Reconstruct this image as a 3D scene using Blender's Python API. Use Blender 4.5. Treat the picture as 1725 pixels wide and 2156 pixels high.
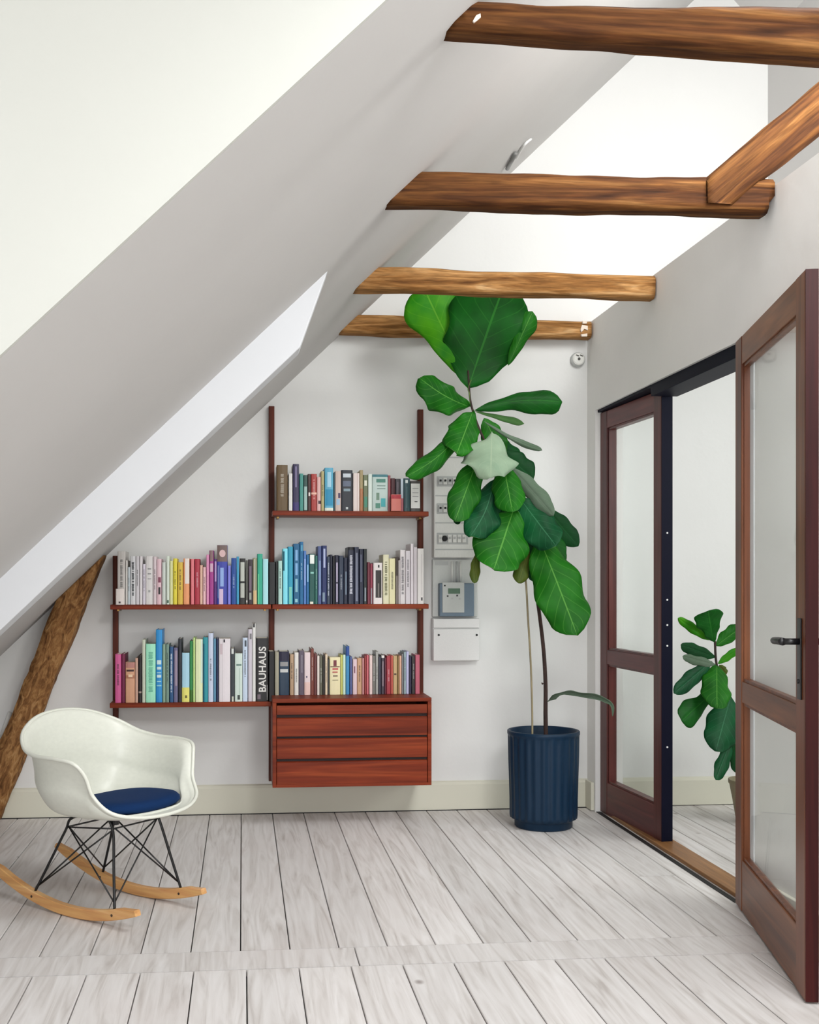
import bpy, bmesh, math, random
from mathutils import Vector, Matrix, Quaternion
from mathutils.noise import noise as pnoise
random.seed(7)
for o in list(bpy.data.objects): bpy.data.objects.remove(o)
S_ = bpy.context.scene
COL = S_.collection

# ---------------------------------------------------------------- camera, light, exposure
CAMH = 1.15; FPX = 2400.0; PX = 740.0; HV = 1222.0
TH = math.atan((PX - 510) / FPX); SN, CS = math.sin(TH), math.cos(TH)
cd = bpy.data.cameras.new('camera'); cam = bpy.data.objects.new('camera', cd); COL.objects.link(cam)
cam.location = (0, 0, CAMH); cam.rotation_euler = (math.radians(90), 0, -TH)
cd.sensor_fit = 'VERTICAL'; cd.sensor_height = 36.0; cd.sensor_width = 36.0 * 1725 / 2156
cd.lens = 36.0 * FPX / 2156
cd.shift_x = -(PX - 862.5) / 2156; cd.shift_y = (HV - 1078) / 2156
cd.clip_start = 0.05; cd.clip_end = 100
S_.camera = cam

W = bpy.data.worlds.new('sky'); S_.world = W; W.use_nodes = True
bg = W.node_tree.nodes['Background']; bg.inputs[0].default_value = (0.93, 0.96, 1.0, 1); bg.inputs[1].default_value = 0.85

def area(name, loc, target, sx, sy, power, col=(1, 1, 1)):
    l = bpy.data.lights.new(name, 'AREA'); l.shape = 'RECTANGLE'; l.size = sx; l.size_y = sy; l.energy = power; l.color = col
    o = bpy.data.objects.new(name, l); COL.objects.link(o); o.location = loc
    d = Vector(target) - Vector(loc); o.rotation_euler = d.to_track_quat('-Z', 'Y').to_euler()
    return o
area('daylight_rear_window', (-0.6, -3.9, 1.35), (0.9, 5, 1.1), 2.4, 2.2, 96, (0.98, 0.985, 1.0))
area('fill_near_roof', (1.25, 0.45, 2.96), (1.0, 4.9, 0.3), 1.0, 0.9, 64, (0.99, 0.995, 1.0))  # added fill lamp, out of view, brightens back wall and floor
area('daylight_dormer_window', (-1.85, -1.5, 1.4), (1.7, 4.6, 0.6), 1.8, 1.2, 12, (0.96, 0.98, 1.0))
area('daylight_roof_window', (1.9, 2.65, 3.55), (1.2, 5.5, 1.2), 1.0, 1.2, 66, (0.99, 1.0, 0.99))
area('daylight_adjoining_room', (3.6, 3.2, 2.0), (2.4, 5.6, 1.0), 1.4, 1.2, 42, (0.97, 1.0, 0.99))
S_.view_settings.view_transform = 'Standard'; S_.view_settings.look = 'None'
S_.view_settings.exposure = 0.17; S_.view_settings.gamma = 1.0; S_.view_settings.use_curve_mapping = False

# ---------------------------------------------------------------- camera geometry used for measuring real planes
def ray(u, v):
    a = (u - PX) / FPX; b = (HV - v) / FPX
    return Vector((SN + a * CS, CS - a * SN, b))
def aty(u, v, y):
    r = ray(u, v); t = y / r.y; return Vector((r.x * t, y, CAMH + r.z * t))
def atz(u, v, z):
    r = ray(u, v); t = (z - CAMH) / r.z; return Vector((r.x * t, r.y * t, z))
D = 5.647                      # back wall
YB = -4.0                      # open end of the room far behind the camera
XW = 1.745                     # face of the right wall
RA, RB = 1.9045, 0.9625        # roof underside: z = RA + RB*x
def roofz(x): return RA + RB * x

# ---------------------------------------------------------------- mesh helpers
class MB:
    def __init__(s): s.v = []; s.f = []; s.m = []; s.uv = {}; s.col = []
    def add(s, vs, fs, mi=0):
        n = len(s.v); s.v += [Vector(p) for p in vs]
        for f in fs: s.f.append([n + i for i in f]); s.m.append(mi)
        return n
    def box(s, a, b, mi=0):
        x0, y0, z0 = a; x1, y1, z1 = b
        if x0 > x1: x0, x1 = x1, x0
        if y0 > y1: y0, y1 = y1, y0
        if z0 > z1: z0, z1 = z1, z0
        s.add([(x0,y0,z0),(x1,y0,z0),(x1,y1,z0),(x0,y1,z0),(x0,y0,z1),(x1,y0,z1),(x1,y1,z1),(x0,y1,z1)],
              [(0,3,2,1),(4,5,6,7),(0,1,5,4),(1,2,6,5),(2,3,7,6),(3,0,4,7)], mi); return s
    def prism(s, poly, axis, a, b, mi=0):
        """polygon in the two other axes (in xyz order), extruded along axis from a to b"""
        def mk(p, t):
            q = list(p); q.insert(axis, t); return q
        n = len(poly)
        vs = [mk(p, a) for p in poly] + [mk(p, b) for p in poly]
        fs = [tuple(range(n))[::-1], tuple(range(n, 2 * n))] + [(i, (i + 1) % n, n + (i + 1) % n, n + i) for i in range(n)]
        s.add(vs, fs, mi); return s
    def tube(s, pts, r, seg=8, mi=0, cap=True):
        pts = [Vector(p) for p in pts]; n = len(pts)
        rs = r if isinstance(r, (list, tuple)) else [r] * n
        t0 = (pts[1] - pts[0]).normalized(); up = Vector((0, 0, 1)) if abs(t0.z) < .9 else Vector((1, 0, 0))
        nr = t0.cross(up).normalized(); vs = []
        for i, p in enumerate(pts):
            t = ((pts[min(i + 1, n - 1)] - pts[max(i - 1, 0)])).normalized()
            nr = (nr - t * nr.dot(t)).normalized(); b = t.cross(nr)
            for k in range(seg):
                a = 2 * math.pi * k / seg; vs.append(p + (nr * math.cos(a) + b * math.sin(a)) * rs[i])
        fs = [(i * seg + k, i * seg + (k + 1) % seg, (i + 1) * seg + (k + 1) % seg, (i + 1) * seg + k) for i in range(n - 1) for k in range(seg)]
        if cap: fs += [tuple(range(seg))[::-1], tuple(range((n - 1) * seg, n * seg))]
        s.add(vs, fs, mi); return s
    def lathe(s, prof, seg=48, c=(0, 0, 0), rf=None, mi=0):
        """prof list of (radius, z); rf(angle, index) -> radius factor"""
        vs = []; c = Vector(c)
        for i, (r, z) in enumerate(prof):
            for k in range(seg):
                a = 2 * math.pi * k / seg; q = r * (rf(a, i) if rf else 1)
                vs.append(c + Vector((q * math.cos(a), q * math.sin(a), z)))
        m = len(prof)
        fs = [(i * seg + k, i * seg + (k + 1) % seg, (i + 1) * seg + (k + 1) % seg, (i + 1) * seg + k) for i in range(m - 1) for k in range(seg)]
        fs += [tuple(range(seg))[::-1], tuple(range((m - 1) * seg, m * seg))]
        s.add(vs, fs, mi); return s
    def xf(s, M):
        s.v = [M @ p for p in s.v]; return s
    def build(s, name, mats, parent=None, smooth=False, bevel=0, loc=None, rot=None, fix=True, bseg=2):
        me = bpy.data.meshes.new(name)
        off = Vector(loc) if loc is not None else Vector((0, 0, 0))
        me.from_pydata([tuple(p) for p in s.v], [], s.f)
        if not isinstance(mats, (list, tuple)): mats = [mats]
        for m in mats: me.materials.append(m)
        me.polygons.foreach_set('material_index', s.m)
        if smooth: me.polygons.foreach_set('use_smooth', [True] * len(me.polygons))
        if fix:
            bm = bmesh.new(); bm.from_mesh(me); bmesh.ops.recalc_face_normals(bm, faces=bm.faces); bm.to_mesh(me); bm.free()
        me.update()
        o = bpy.data.objects.new(name, me); COL.objects.link(o)
        o.location = off
        if rot is not None: o.rotation_euler = rot
        if parent: o.parent = parent
        if bevel:
            b = o.modifiers.new('bevel', 'BEVEL'); b.width = bevel; b.segments = bseg; b.limit_method = 'ANGLE'; b.angle_limit = math.radians(40)
            if smooth is None: pass
        return o

def tag(o, label, cat, group=None, kind=None):
    if label: o['label'] = label
    if cat: o['category'] = cat
    if group: o['group'] = group
    if kind: o['kind'] = kind
    return o
def thing(name, loc, rz=0, label=None, cat=None, group=None):
    o = bpy.data.objects.new(name, None); COL.objects.link(o); o.location = loc; o.rotation_euler = (0, 0, rz)
    o.empty_display_size = 0.05
    return tag(o, label, cat, group)
def struct(mb, name, mat, **k):
    o = mb.build(name, mat, **k)
    if not o.parent: o['kind'] = 'structure'
    return o
def catmull(P, n, closed=False):
    P = [Vector(p) for p in P]; out = []; m = len(P)
    rng = m if closed else m - 1
    for i in range(rng):
        g = lambda k: P[k % m] if closed else P[max(0, min(m - 1, k))]
        p0, p1, p2, p3 = g(i - 1), g(i), g(i + 1), g(i + 2)
        for j in range(n):
            t = j / n; t2 = t * t; t3 = t2 * t
            out.append(0.5 * ((2 * p1) + (p2 - p0) * t + (2 * p0 - 5 * p1 + 4 * p2 - p3) * t2 + (3 * p1 - p0 - 3 * p2 + p3) * t3))
    if not closed: out.append(P[-1])
    return out

# ---------------------------------------------------------------- materials
def lin(c):
    f = lambda q: (q / 12.92 if q <= .04045 else ((q + .055) / 1.055) ** 2.4)
    return tuple(f(x / 255.0) for x in c) + (1,)
def new(name):
    m = bpy.data.materials.new(name); m.use_nodes = True
    return m, m.node_tree.nodes, m.node_tree.links, m.node_tree.nodes['Principled BSDF']
_pc = {}
def plain(rgb, rough=.5, name='paint', metal=0, spec=.5):
    k = (tuple(rgb), rough, metal, spec)
    if k in _pc: return _pc[k]
    m, N, L, b = new(name)
    n = N.new('ShaderNodeTexNoise'); n.inputs['Scale'].default_value = 30; n.inputs['Detail'].default_value = 3
    mx = N.new('ShaderNodeMixRGB'); mx.blend_type = 'MULTIPLY'; mx.inputs[0].default_value = .12
    mx.inputs[1].default_value = lin(rgb); L.new(n.outputs['Fac'], mx.inputs[2]); L.new(mx.outputs[0], b.inputs['Base Color'])
    b.inputs['Roughness'].default_value = rough; b.inputs['Metallic'].default_value = metal
    b.inputs['Specular IOR Level'].default_value = spec
    _pc[k] = m; return m
def ramp(N, stops):
    r = N.new('ShaderNodeValToRGB'); e = r.color_ramp.elements
    while len(e) < len(stops): e.new(.5)
    for q, (p, c) in zip(e, stops): q.position = p; q.color = c
    return r
def wall_mat(rgb, name, bump=.15, scale=9):
    m, N, L, b = new(name); tc = N.new('ShaderNodeTexCoord')
    n = N.new('ShaderNodeTexNoise'); n.inputs['Scale'].default_value = 1.3; n.inputs['Detail'].default_value = 4; L.new(tc.outputs['Object'], n.inputs['Vector'])
    c = lin(rgb); c2 = tuple(x * .955 for x in c[:3]) + (1,)
    r = ramp(N, [(.3, c2), (.7, c)]); L.new(n.outputs['Fac'], r.inputs[0]); L.new(r.outputs[0], b.inputs['Base Color'])
    n2 = N.new('ShaderNodeTexNoise'); n2.inputs['Scale'].default_value = scale; n2.inputs['Detail'].default_value = 6; L.new(tc.outputs['Object'], n2.inputs['Vector'])
    bp = N.new('ShaderNodeBump'); bp.inputs['Strength'].default_value = bump; bp.inputs['Distance'].default_value = .02
    L.new(n2.outputs['Fac'], bp.inputs['Height']); L.new(bp.outputs[0], b.inputs['Normal']); b.inputs['Roughness'].default_value = .85
    b.inputs['Specular IOR Level'].default_value = .25
    return m
def wood(name, stops, axis=0, scale=6, stretch=.08, rough=.5, bump=.2, knots=0, detail=6, dist=1.2, knotcol=(.02,.01,.006,1), spec=.5, fine=.45):
    m, N, L, b = new(name); tc = N.new('ShaderNodeTexCoord'); mp = N.new('ShaderNodeMapping')
    sc = [1, 1, 1]; sc[axis] = stretch; mp.inputs['Scale'].default_value = sc; L.new(tc.outputs['Object'], mp.inputs['Vector'])
    n = N.new('ShaderNodeTexNoise'); n.inputs['Scale'].default_value = scale * 6; n.inputs['Detail'].default_value = detail; n.inputs['Distortion'].default_value = dist
    L.new(mp.outputs[0], n.inputs['Vector'])
    r = ramp(N, stops); L.new(n.outputs['Fac'], r.inputs[0]); out = r.outputs[0]
    n3 = N.new('ShaderNodeTexNoise'); n3.inputs['Scale'].default_value = scale * 28; n3.inputs['Detail'].default_value = 4; L.new(mp.outputs[0], n3.inputs['Vector'])
    mx = N.new('ShaderNodeMixRGB'); mx.blend_type = 'OVERLAY'; mx.inputs[0].default_value = fine
    L.new(out, mx.inputs[1]); L.new(n3.outputs['Fac'], mx.inputs[2]); out = mx.outputs[0]
    if knots:
        v = N.new('ShaderNodeTexVoronoi'); v.inputs['Scale'].default_value = knots
        mp2 = N.new('ShaderNodeMapping'); s2 = [1, 1, 1]; s2[axis] = .45; mp2.inputs['Scale'].default_value = s2; L.new(tc.outputs['Object'], mp2.inputs['Vector'])
        L.new(mp2.outputs[0], v.inputs['Vector'])
        kr = ramp(N, [(.06, (1, 1, 1, 1)), (.16, (0, 0, 0, 1))]); L.new(v.outputs['Distance'], kr.inputs[0])
        k2 = N.new('ShaderNodeMixRGB'); L.new(kr.outputs[0], k2.inputs[0]); L.new(out, k2.inputs[1]); k2.inputs[2].default_value = knotcol; out = k2.outputs[0]
    L.new(out, b.inputs['Base Color']); b.inputs['Roughness'].default_value = rough; b.inputs['Specular IOR Level'].default_value = spec
    bp = N.new('ShaderNodeBump'); bp.inputs['Strength'].default_value = bump; bp.inputs['Distance'].default_value = .01
    L.new(n.outputs['Fac'], bp.inputs['Height']); L.new(bp.outputs[0], b.inputs['Normal'])
    return m
M_wall = wall_mat((232, 232, 230), 'white_plaster')
M_wallR = wall_mat((242, 241, 238), 'white_plaster_partition')
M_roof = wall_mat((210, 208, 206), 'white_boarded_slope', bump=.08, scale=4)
M_boxed = wall_mat((222, 224, 227), 'white_painted_casing', bump=.06, scale=5)
M_base = wall_mat((222, 220, 204), 'cream_white_trim_paint', bump=.04, scale=5)
M_dark = plain((14, 13, 16), .6, 'dark_gap')
def beam_mat(name, axis):
    return wood(name, [(.25, lin((30, 16, 7))), (.43, lin((74, 42, 18))), (.60, lin((104, 66, 31))), (.80, lin((144, 102, 58)))], axis=axis, scale=5.5, stretch=.06, rough=.75, bump=.7, knots=1.6, dist=.8, detail=9, spec=.15, fine=.8, knotcol=lin((40, 20, 9)))
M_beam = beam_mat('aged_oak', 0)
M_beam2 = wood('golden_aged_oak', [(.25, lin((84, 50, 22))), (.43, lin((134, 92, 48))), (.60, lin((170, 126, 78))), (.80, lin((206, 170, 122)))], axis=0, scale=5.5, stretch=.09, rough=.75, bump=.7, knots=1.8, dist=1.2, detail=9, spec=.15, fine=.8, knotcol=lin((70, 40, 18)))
M_teak = wood('teak', [(.3, lin((90, 30, 13))), (.5, lin((118, 44, 20))), (.72, lin((142, 62, 30)))], axis=0, scale=3.0, stretch=.05, rough=.45, bump=.05, spec=.2)
M_teakz = wood('teak_upright', [(.3, lin((68, 30, 20))), (.5, lin((92, 42, 28))), (.72, lin((114, 58, 38)))], axis=2, scale=3.5, stretch=.05, rough=.5, bump=.05, spec=.2)
M_doorz = wood('mahogany_stile', [(.3, lin((84, 42, 24))), (.5, lin((112, 62, 36))), (.75, lin((136, 82, 50)))], axis=2, scale=2.5, stretch=.05, rough=.35, bump=.05, spec=.3)
M_doorx = wood('mahogany_rail', [(.3, lin((84, 44, 24))), (.5, lin((116, 68, 38))), (.75, lin((146, 92, 56)))], axis=0, scale=2.5, stretch=.06, rough=.35, bump=.05, spec=.3)
M_dedge = wood('mahogany_edge', [(.3, lin((40, 12, 12))), (.6, lin((64, 21, 20))), (.8, lin((84, 32, 28)))], axis=2, scale=2.5, stretch=.05, rough=.4, bump=.04, spec=.15)
M_door1z = wood('dark_mahogany_stile', [(.3, lin((68, 28, 26))), (.55, lin((92, 44, 40))), (.75, lin((112, 58, 50)))], axis=2, scale=2.5, stretch=.05, rough=.35, bump=.05, spec=.3)
M_door1y = wood('dark_mahogany_rail', [(.3, lin((74, 32, 32))), (.55, lin((100, 48, 46))), (.75, lin((118, 60, 54)))], axis=0, scale=2.5, stretch=.05, rough=.35, bump=.05, spec=.3)
M_navy = plain((7, 9, 30), .55, 'dark_navy_gloss_paint', spec=.12)
M_black = plain((18, 18, 20), .35, 'black_metal')
M_brass = plain((150, 118, 70), .35, 'brass', metal=1)
M_white = plain((238, 238, 236), .4, 'white_plastic')
M_shell = plain((236, 238, 226), .32, 'cream_white_fibreglass')
M_rock = wood('light_maple', [(.3, lin((196, 140, 84))), (.55, lin((218, 164, 104))), (.75, lin((232, 186, 130)))], axis=0, scale=3, stretch=.06, rough=.4, bump=.04)
M_thresh = wood('oak_threshold', [(.3, lin((122, 82, 44))), (.55, lin((152, 106, 62))), (.75, lin((176, 130, 84)))], axis=1, scale=3, stretch=.06, rough=.45)
def glass_mat():
    m, N, L, b = new('window_glass'); N.remove(b)
    out = N['Material Output']; t = N.new('ShaderNodeBsdfTransparent'); t.inputs[0].default_value = (.985, .997, .991, 1)
    g = N.new('ShaderNodeBsdfGlossy'); g.inputs['Roughness'].default_value = .02
    lw = N.new('ShaderNodeLayerWeight'); lw.inputs[0].default_value = .5
    pw = N.new('ShaderNodeMath'); pw.operation = 'POWER'; pw.inputs[1].default_value = 5; L.new(lw.outputs['Facing'], pw.inputs[0])
    fr = N.new('ShaderNodeMath'); fr.operation = 'MULTIPLY_ADD'; fr.inputs[1].default_value = .4; fr.inputs[2].default_value = .03; L.new(pw.outputs[0], fr.inputs[0])
    mx = N.new('ShaderNodeMixShader'); L.new(fr.outputs[0], mx.inputs[0]); L.new(t.outputs[0], mx.inputs[1]); L.new(g.outputs[0], mx.inputs[2]); L.new(mx.outputs[0], out.inputs[0])
    return m
M_glass = glass_mat()
def floor_mat():
    m, N, L, b = new('whitewashed_pine'); tc = N.new('ShaderNodeTexCoord')
    at = N.new('ShaderNodeAttribute'); at.attribute_name = 'tone'
    vm = N.new('ShaderNodeVectorMath'); vm.operation = 'MULTIPLY_ADD'; vm.inputs[1].default_value = (7, 13, 5)
    L.new(at.outputs['Color'], vm.inputs[0]); L.new(tc.outputs['Object'], vm.inputs[2])
    mp = N.new('ShaderNodeMapping'); mp.inputs['Scale'].default_value = (1, .07, 1); L.new(vm.outputs[0], mp.inputs['Vector'])
    n = N.new('ShaderNodeTexNoise'); n.inputs['Scale'].default_value = 26; n.inputs['Detail'].default_value = 7; n.inputs['Distortion'].default_value = 1.6; L.new(mp.outputs[0], n.inputs['Vector'])
    r = ramp(N, [(.27, lin((194, 187, 183))), (.40, lin((214, 209, 206))), (.52, lin((226, 222, 220))), (.72, lin((236, 233, 232)))]); L.new(n.outputs['Fac'], r.inputs[0])
    v = N.new('ShaderNodeTexVoronoi'); v.inputs['Scale'].default_value = 3.6; mp2 = N.new('ShaderNodeMapping'); mp2.inputs['Scale'].default_value = (1.1, .75, 1); L.new(vm.outputs[0], mp2.inputs['Vector']); L.new(mp2.outputs[0], v.inputs['Vector'])
    kr = ramp(N, [(.025, (.8, .8, .8, 1)), (.07, (0, 0, 0, 1))]); L.new(v.outputs['Distance'], kr.inputs[0])
    k2 = N.new('ShaderNodeMixRGB'); L.new(kr.outputs[0], k2.inputs[0]); L.new(r.outputs[0], k2.inputs[1]); k2.inputs[2].default_value = lin((122, 108, 102))
    n4 = N.new('ShaderNodeTexNoise'); n4.inputs['Scale'].default_value = 2.2; n4.inputs['Detail'].default_value = 5; L.new(tc.outputs['Object'], n4.inputs['Vector'])
    wr = ramp(N, [(.52, (0, 0, 0, 1)), (.72, (.35, .35, .35, 1))]); L.new(n4.outputs['Fac'], wr.inputs[0])
    k3 = N.new('ShaderNodeMixRGB'); L.new(wr.outputs[0], k3.inputs[0]); L.new(k2.outputs[0], k3.inputs[1]); k3.inputs[2].default_value = lin((218, 209, 206))
    tn = N.new('ShaderNodeMixRGB'); tn.blend_type = 'MULTIPLY'; tn.inputs[0].default_value = 1; L.new(k3.outputs[0], tn.inputs[1])
    sp = N.new('ShaderNodeSeparateColor'); L.new(at.outputs['Color'], sp.inputs[0])
    mr = N.new('ShaderNodeMapRange'); mr.inputs['To Min'].default_value = .9; mr.inputs['To Max'].default_value = 1.04; L.new(sp.outputs[0], mr.inputs['Value'])
    L.new(mr.outputs[0], tn.inputs[2]); L.new(tn.outputs[0], b.inputs['Base Color'])
    b.inputs['Roughness'].default_value = .5; b.inputs['Specular IOR Level'].default_value = .4
    bp = N.new('ShaderNodeBump'); bp.inputs['Strength'].default_value = .12; bp.inputs['Distance'].default_value = .01; L.new(n.outputs['Fac'], bp.inputs['Height']); L.new(bp.outputs[0], b.inputs['Normal'])
    return m
M_floor = floor_mat()

# ---------------------------------------------------------------- the setting
# floor: painted boards, a cross batten and the near run of boards
fl = MB(); tones = []
def plank(x0, x1, y0, y1):
    g = .0018; t = (random.random(), random.random(), random.random(), 1)
    a = .0018; z0 = -.022
    vs = [(x0+g,y0+g,z0),(x1-g,y0+g,z0),(x1-g,y1-g,z0),(x0+g,y1-g,z0),
          (x0+g,y0+g,-a),(x1-g,y0+g,-a),(x1-g,y1-g,-a),(x0+g,y1-g,-a),
          (x0+g+a,y0+g,0),(x1-g-a,y0+g,0),(x1-g-a,y1-g,0),(x0+g+a,y1-g,0)]
    fs = [(0,3,2,1),(0,1,5,4),(1,2,6,5),(2,3,7,6),(3,0,4,7),(4,5,9,8),(5,6,10,9),(6,7,11,10),(7,4,8,11),(8,9,10,11)]
    fl.add(vs, fs, 0); tones.extend([t] * 12)
k = -14
while True:
    x0 = -.005 + k * .1535; x1 = x0 + .1535
    if x0 > 4.2: break
    j = random.choice([None, None, 4.2 + random.random() * 1.0])
    if j: plank(x0, x1, 3.556, j); plank(x0, x1, j, D)
    else: plank(x0, x1, 3.556, D)
    k += 1
plank(-2.0, .35, 3.386, 3.556); plank(.35, 4.2, 3.386, 3.556)
k = -13
while True:
    x0 = .013 + k * .155; x1 = x0 + .155
    if x0 > 4.2: break
    plank(x0, x1, YB, 3.383); k += 1
fo = struct(fl, 'floor', M_floor, fix=False)
ca = fo.data.color_attributes.new('tone', 'FLOAT_COLOR', 'POINT')
for i, t in enumerate(tones): ca.data[i].color = t
struct(MB().box((-2.1, YB, -.06), (4.4, D + .1, -.024)), 'trim_1', M_dark)

# back gable wall (continues behind the partition and above the beams)
gx = 2.42; gz = roofz(gx)
struct(MB().prism([(-2.0, -.05), (2.76, -.05), (2.76, 4.0), (gx, gz + .02), (-2.0, roofz(-2.0) + .02)], 1, D, D + .12), 'wall_back', M_wall)
struct(MB().box((2.76, D, -.05), (4.3, D + .12, 2.44)), 'wall_back_adjoining', M_wall)
# left roof slope, with the opening of a roof window above the beams, a nearer one added for the fill light; slope stops at the dormer
rf = MB(); T = .14
def slope(x0, x1, y0, y1):
    rf.add([(x0,y0,roofz(x0)),(x1,y0,roofz(x1)),(x1,y1,roofz(x1)),(x0,y1,roofz(x0)),
            (x0,y0,roofz(x0)+T),(x1,y0,roofz(x1)+T),(x1,y1,roofz(x1)+T),(x0,y1,roofz(x0)+T)],
           [(0,3,2,1),(4,5,6,7),(0,1,5,4),(1,2,6,5),(2,3,7,6),(3,0,4,7)])
DY = 1.94
slope(-2.0, 1.5, DY, D); slope(1.5, 2.3, DY, 1.98); slope(1.5, 2.3, 3.3, D); slope(2.3, gx, DY, D); slope(.62, .8, YB, DY); slope(.8, 1.7, YB, -.05); slope(.8, 1.7, 1.05, DY); slope(1.7, gx, YB, DY)
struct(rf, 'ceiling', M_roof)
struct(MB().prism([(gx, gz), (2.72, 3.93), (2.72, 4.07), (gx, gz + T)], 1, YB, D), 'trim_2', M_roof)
# dormer: cheek wall facing the room, flat top, window wall with an opening
ch = MB().prism([(-2.0, roofz(-2.0)), (.62, roofz(.62)), (.62, 2.62), (-2.0, 2.62)], 1, DY - .012, DY - .001)
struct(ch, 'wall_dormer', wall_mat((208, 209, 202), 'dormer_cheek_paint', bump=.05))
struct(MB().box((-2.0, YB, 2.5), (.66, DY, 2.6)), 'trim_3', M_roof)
wl = MB().box((-2.06, YB, -.05), (-1.96, DY, .85)).box((-2.06, YB, 2.25), (-1.96, DY, 2.6)).box((-2.06, YB, .85), (-1.96, -2.5, 2.25)).box((-2.06, -.5, .85), (-1.96, DY, 2.25))
wl.box((-2.06, DY, -.05), (-1.96, D, .05))
struct(wl, 'wall_left', M_wall)
# boxed rafter running up the slope
BY0, BY1 = 3.77, 3.90; vd = .167
xe = .19; xe2 = .288
bx = MB()
def boxpt(x, y, dz): return (x, y, roofz(x) + dz)
vs = [boxpt(-1.9, BY0, -vd), boxpt(xe, BY0, -vd), boxpt(xe2, BY0, .01), boxpt(-1.9, BY0, .01),
      boxpt(-1.9, BY1, -vd), boxpt(xe, BY1, -vd), boxpt(xe2, BY1, .01), boxpt(-1.9, BY1, .01)]
bx.add(vs, [(0,1,2,3),(7,6,5,4),(0,4,5,1),(1,5,6,2),(3,2,6,7),(0,3,7,4)])
struct(bx, 'trim_4', M_boxed, bevel=.004)

# partition wall on the right with the double-door opening
OY0, OY1, OZ = 3.90, 5.515, 1.995
pw = MB().box((XW, OY1, -.02), (XW + .14, D, 2.45)).box((XW, YB, -.02), (XW + .14, OY0, 2.45)).box((XW, OY0, OZ), (XW + .14, OY1, 2.45))
struct(pw, 'wall_right', M_wallR)
struct(MB().box((XW + .14, YB, 2.38), (4.3, D, 2.45)), 'trim_5', M_wall)            # ceiling of the adjoining room
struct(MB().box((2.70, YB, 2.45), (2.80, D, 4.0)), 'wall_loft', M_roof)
struct(MB().box((4.2, YB, -.05), (4.3, D, 2.4)), 'wall_adjoining', M_wall)
# baseboards
def basebd(x0, x1, name):
    struct(MB().prism([(D, .004), (D - .018, .004), (D - .018, .128), (D - .012, .14), (D, .145)], 0, x0, x1), name, M_base)
basebd(-1.96, XW, 'baseboard_back'); basebd(XW + .14, 4.2, 'baseboard_adjoining')
struct(MB().box((XW - .016, OY1 + .02, .004), (XW, D - .018, .143)), 'baseboard_corner', M_base, bevel=.003)
struct(MB().box((XW - .016, YB, .004), (XW, OY0 - .1, .143)), 'baseboard_right', M_base, bevel=.003)
struct(MB().box((-1.96, D - .022, -.003), (XW, D - .002, .004)), 'trim_6', M_dark)

# door frame, threshold, casing
struct(MB().box((XW + .012, OY0, OZ - .05), (XW + .13, 4.775, OZ)), 'trim_7', M_navy, bevel=.002)
struct(MB().box((XW + .012, 4.775, OZ - .012), (XW + .13, OY1, OZ)), 'trim_8', M_navy)
struct(MB().box((XW + .035, OY0 + .0, .0), (XW + .135, OY1, .016)), 'trim_10', M_thresh, bevel=.003)
struct(MB().box((XW + .004, OY0 - .0, -.001), (XW + .024, OY1, .003)), 'trim_11', M_dark)
struct(MB().box((XW - .0035, OY0 - .152, .0), (XW, OY0 - .012, OZ + .0)), 'trim_12', M_boxed, bevel=.001)

# ---------------------------------------------------------------- doors
def door_leaf(name, p0, p1, thick, H, stile, toprail, midrail, botrail, mz, my, label, free_mat):
    """leaf from hinge p0 to free edge p1 (xy); local x runs hinge->free, local y into the leaf thickness"""
    p0 = Vector((p0[0], p0[1], 0)); p1 = Vector((p1[0], p1[1], 0)); d = p1 - p0; Lw = d.length
    rz = math.atan2(d.y, d.x)
    t = thing(name, (p0.x, p0.y, .006), rz); t['kind'] = 'structure'; t['label'] = label
    th = thick
    z0, z1 = 0, H - .006
    MB().box((0, 0, z0), (stile, th, z1)).build('hinge_stile', mz, t, bevel=.003)
    MB().box((Lw - stile, 0, z0), (Lw - .004, th, z1)).build('lock_stile', mz, t, bevel=.003)
    MB().box((Lw - .004, .001, z0), (Lw, th - .001, z1)).build('door_edge', free_mat, t)
    MB().box((stile, .002, z1 - toprail), (Lw - stile, th - .002, z1)).build('top_rail', my, t, bevel=.002)
    MB().box((stile, .002, midrail[0]), (Lw - stile, th - .002, midrail[1])).build('middle_rail', my, t, bevel=.002)
    MB().box((stile, .002, z0), (Lw - stile, th - .002, botrail)).build('bottom_rail', my, t, bevel=.002)
    for a, b in ((botrail, midrail[0]), (midrail[1], z1 - toprail)):
        f = MB(); w = .010; y0, y1 = (.008, th - .008) if th > 0 else (-.008, th + .008)
        f.box((stile, y0, a), (stile + w, y1, b)).box((Lw - stile - w, y0, a), (Lw - stile, y1, b))
        f.box((stile + w, y0, a), (Lw - stile - w, y1, a + w)).box((stile + w, y0, b - w), (Lw - stile - w, y1, b))
        g = f.build('glazing_bead', mz, t)
        MB().box((stile + .004, th / 2 - .002, a + .004), (Lw - stile - .004, th / 2 + .002, b - .004)).build('pane', M_glass, t)
    return t, Lw
# leaf standing in the opening; its painted free edge faces the room
d1, L1 = door_leaf('door_1', (XW + .024, OY1 - .004), (1.812, 4.795), .052, OZ - .015, .085, .085, (.735, .805), .155, M_door1z, M_door1y,
                   'narrow dark mahogany glazed door standing in the far part of the opening', M_navy)
for i, z in enumerate((.42, .86, .95, 1.06, 1.35)):
    MB().lathe([(.004, 0), (.004, .002)], 10).xf(Matrix.Rotation(math.pi / 2, 4, 'Y')).build('screw', M_white, d1, loc=(L1, .026, z))
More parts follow.
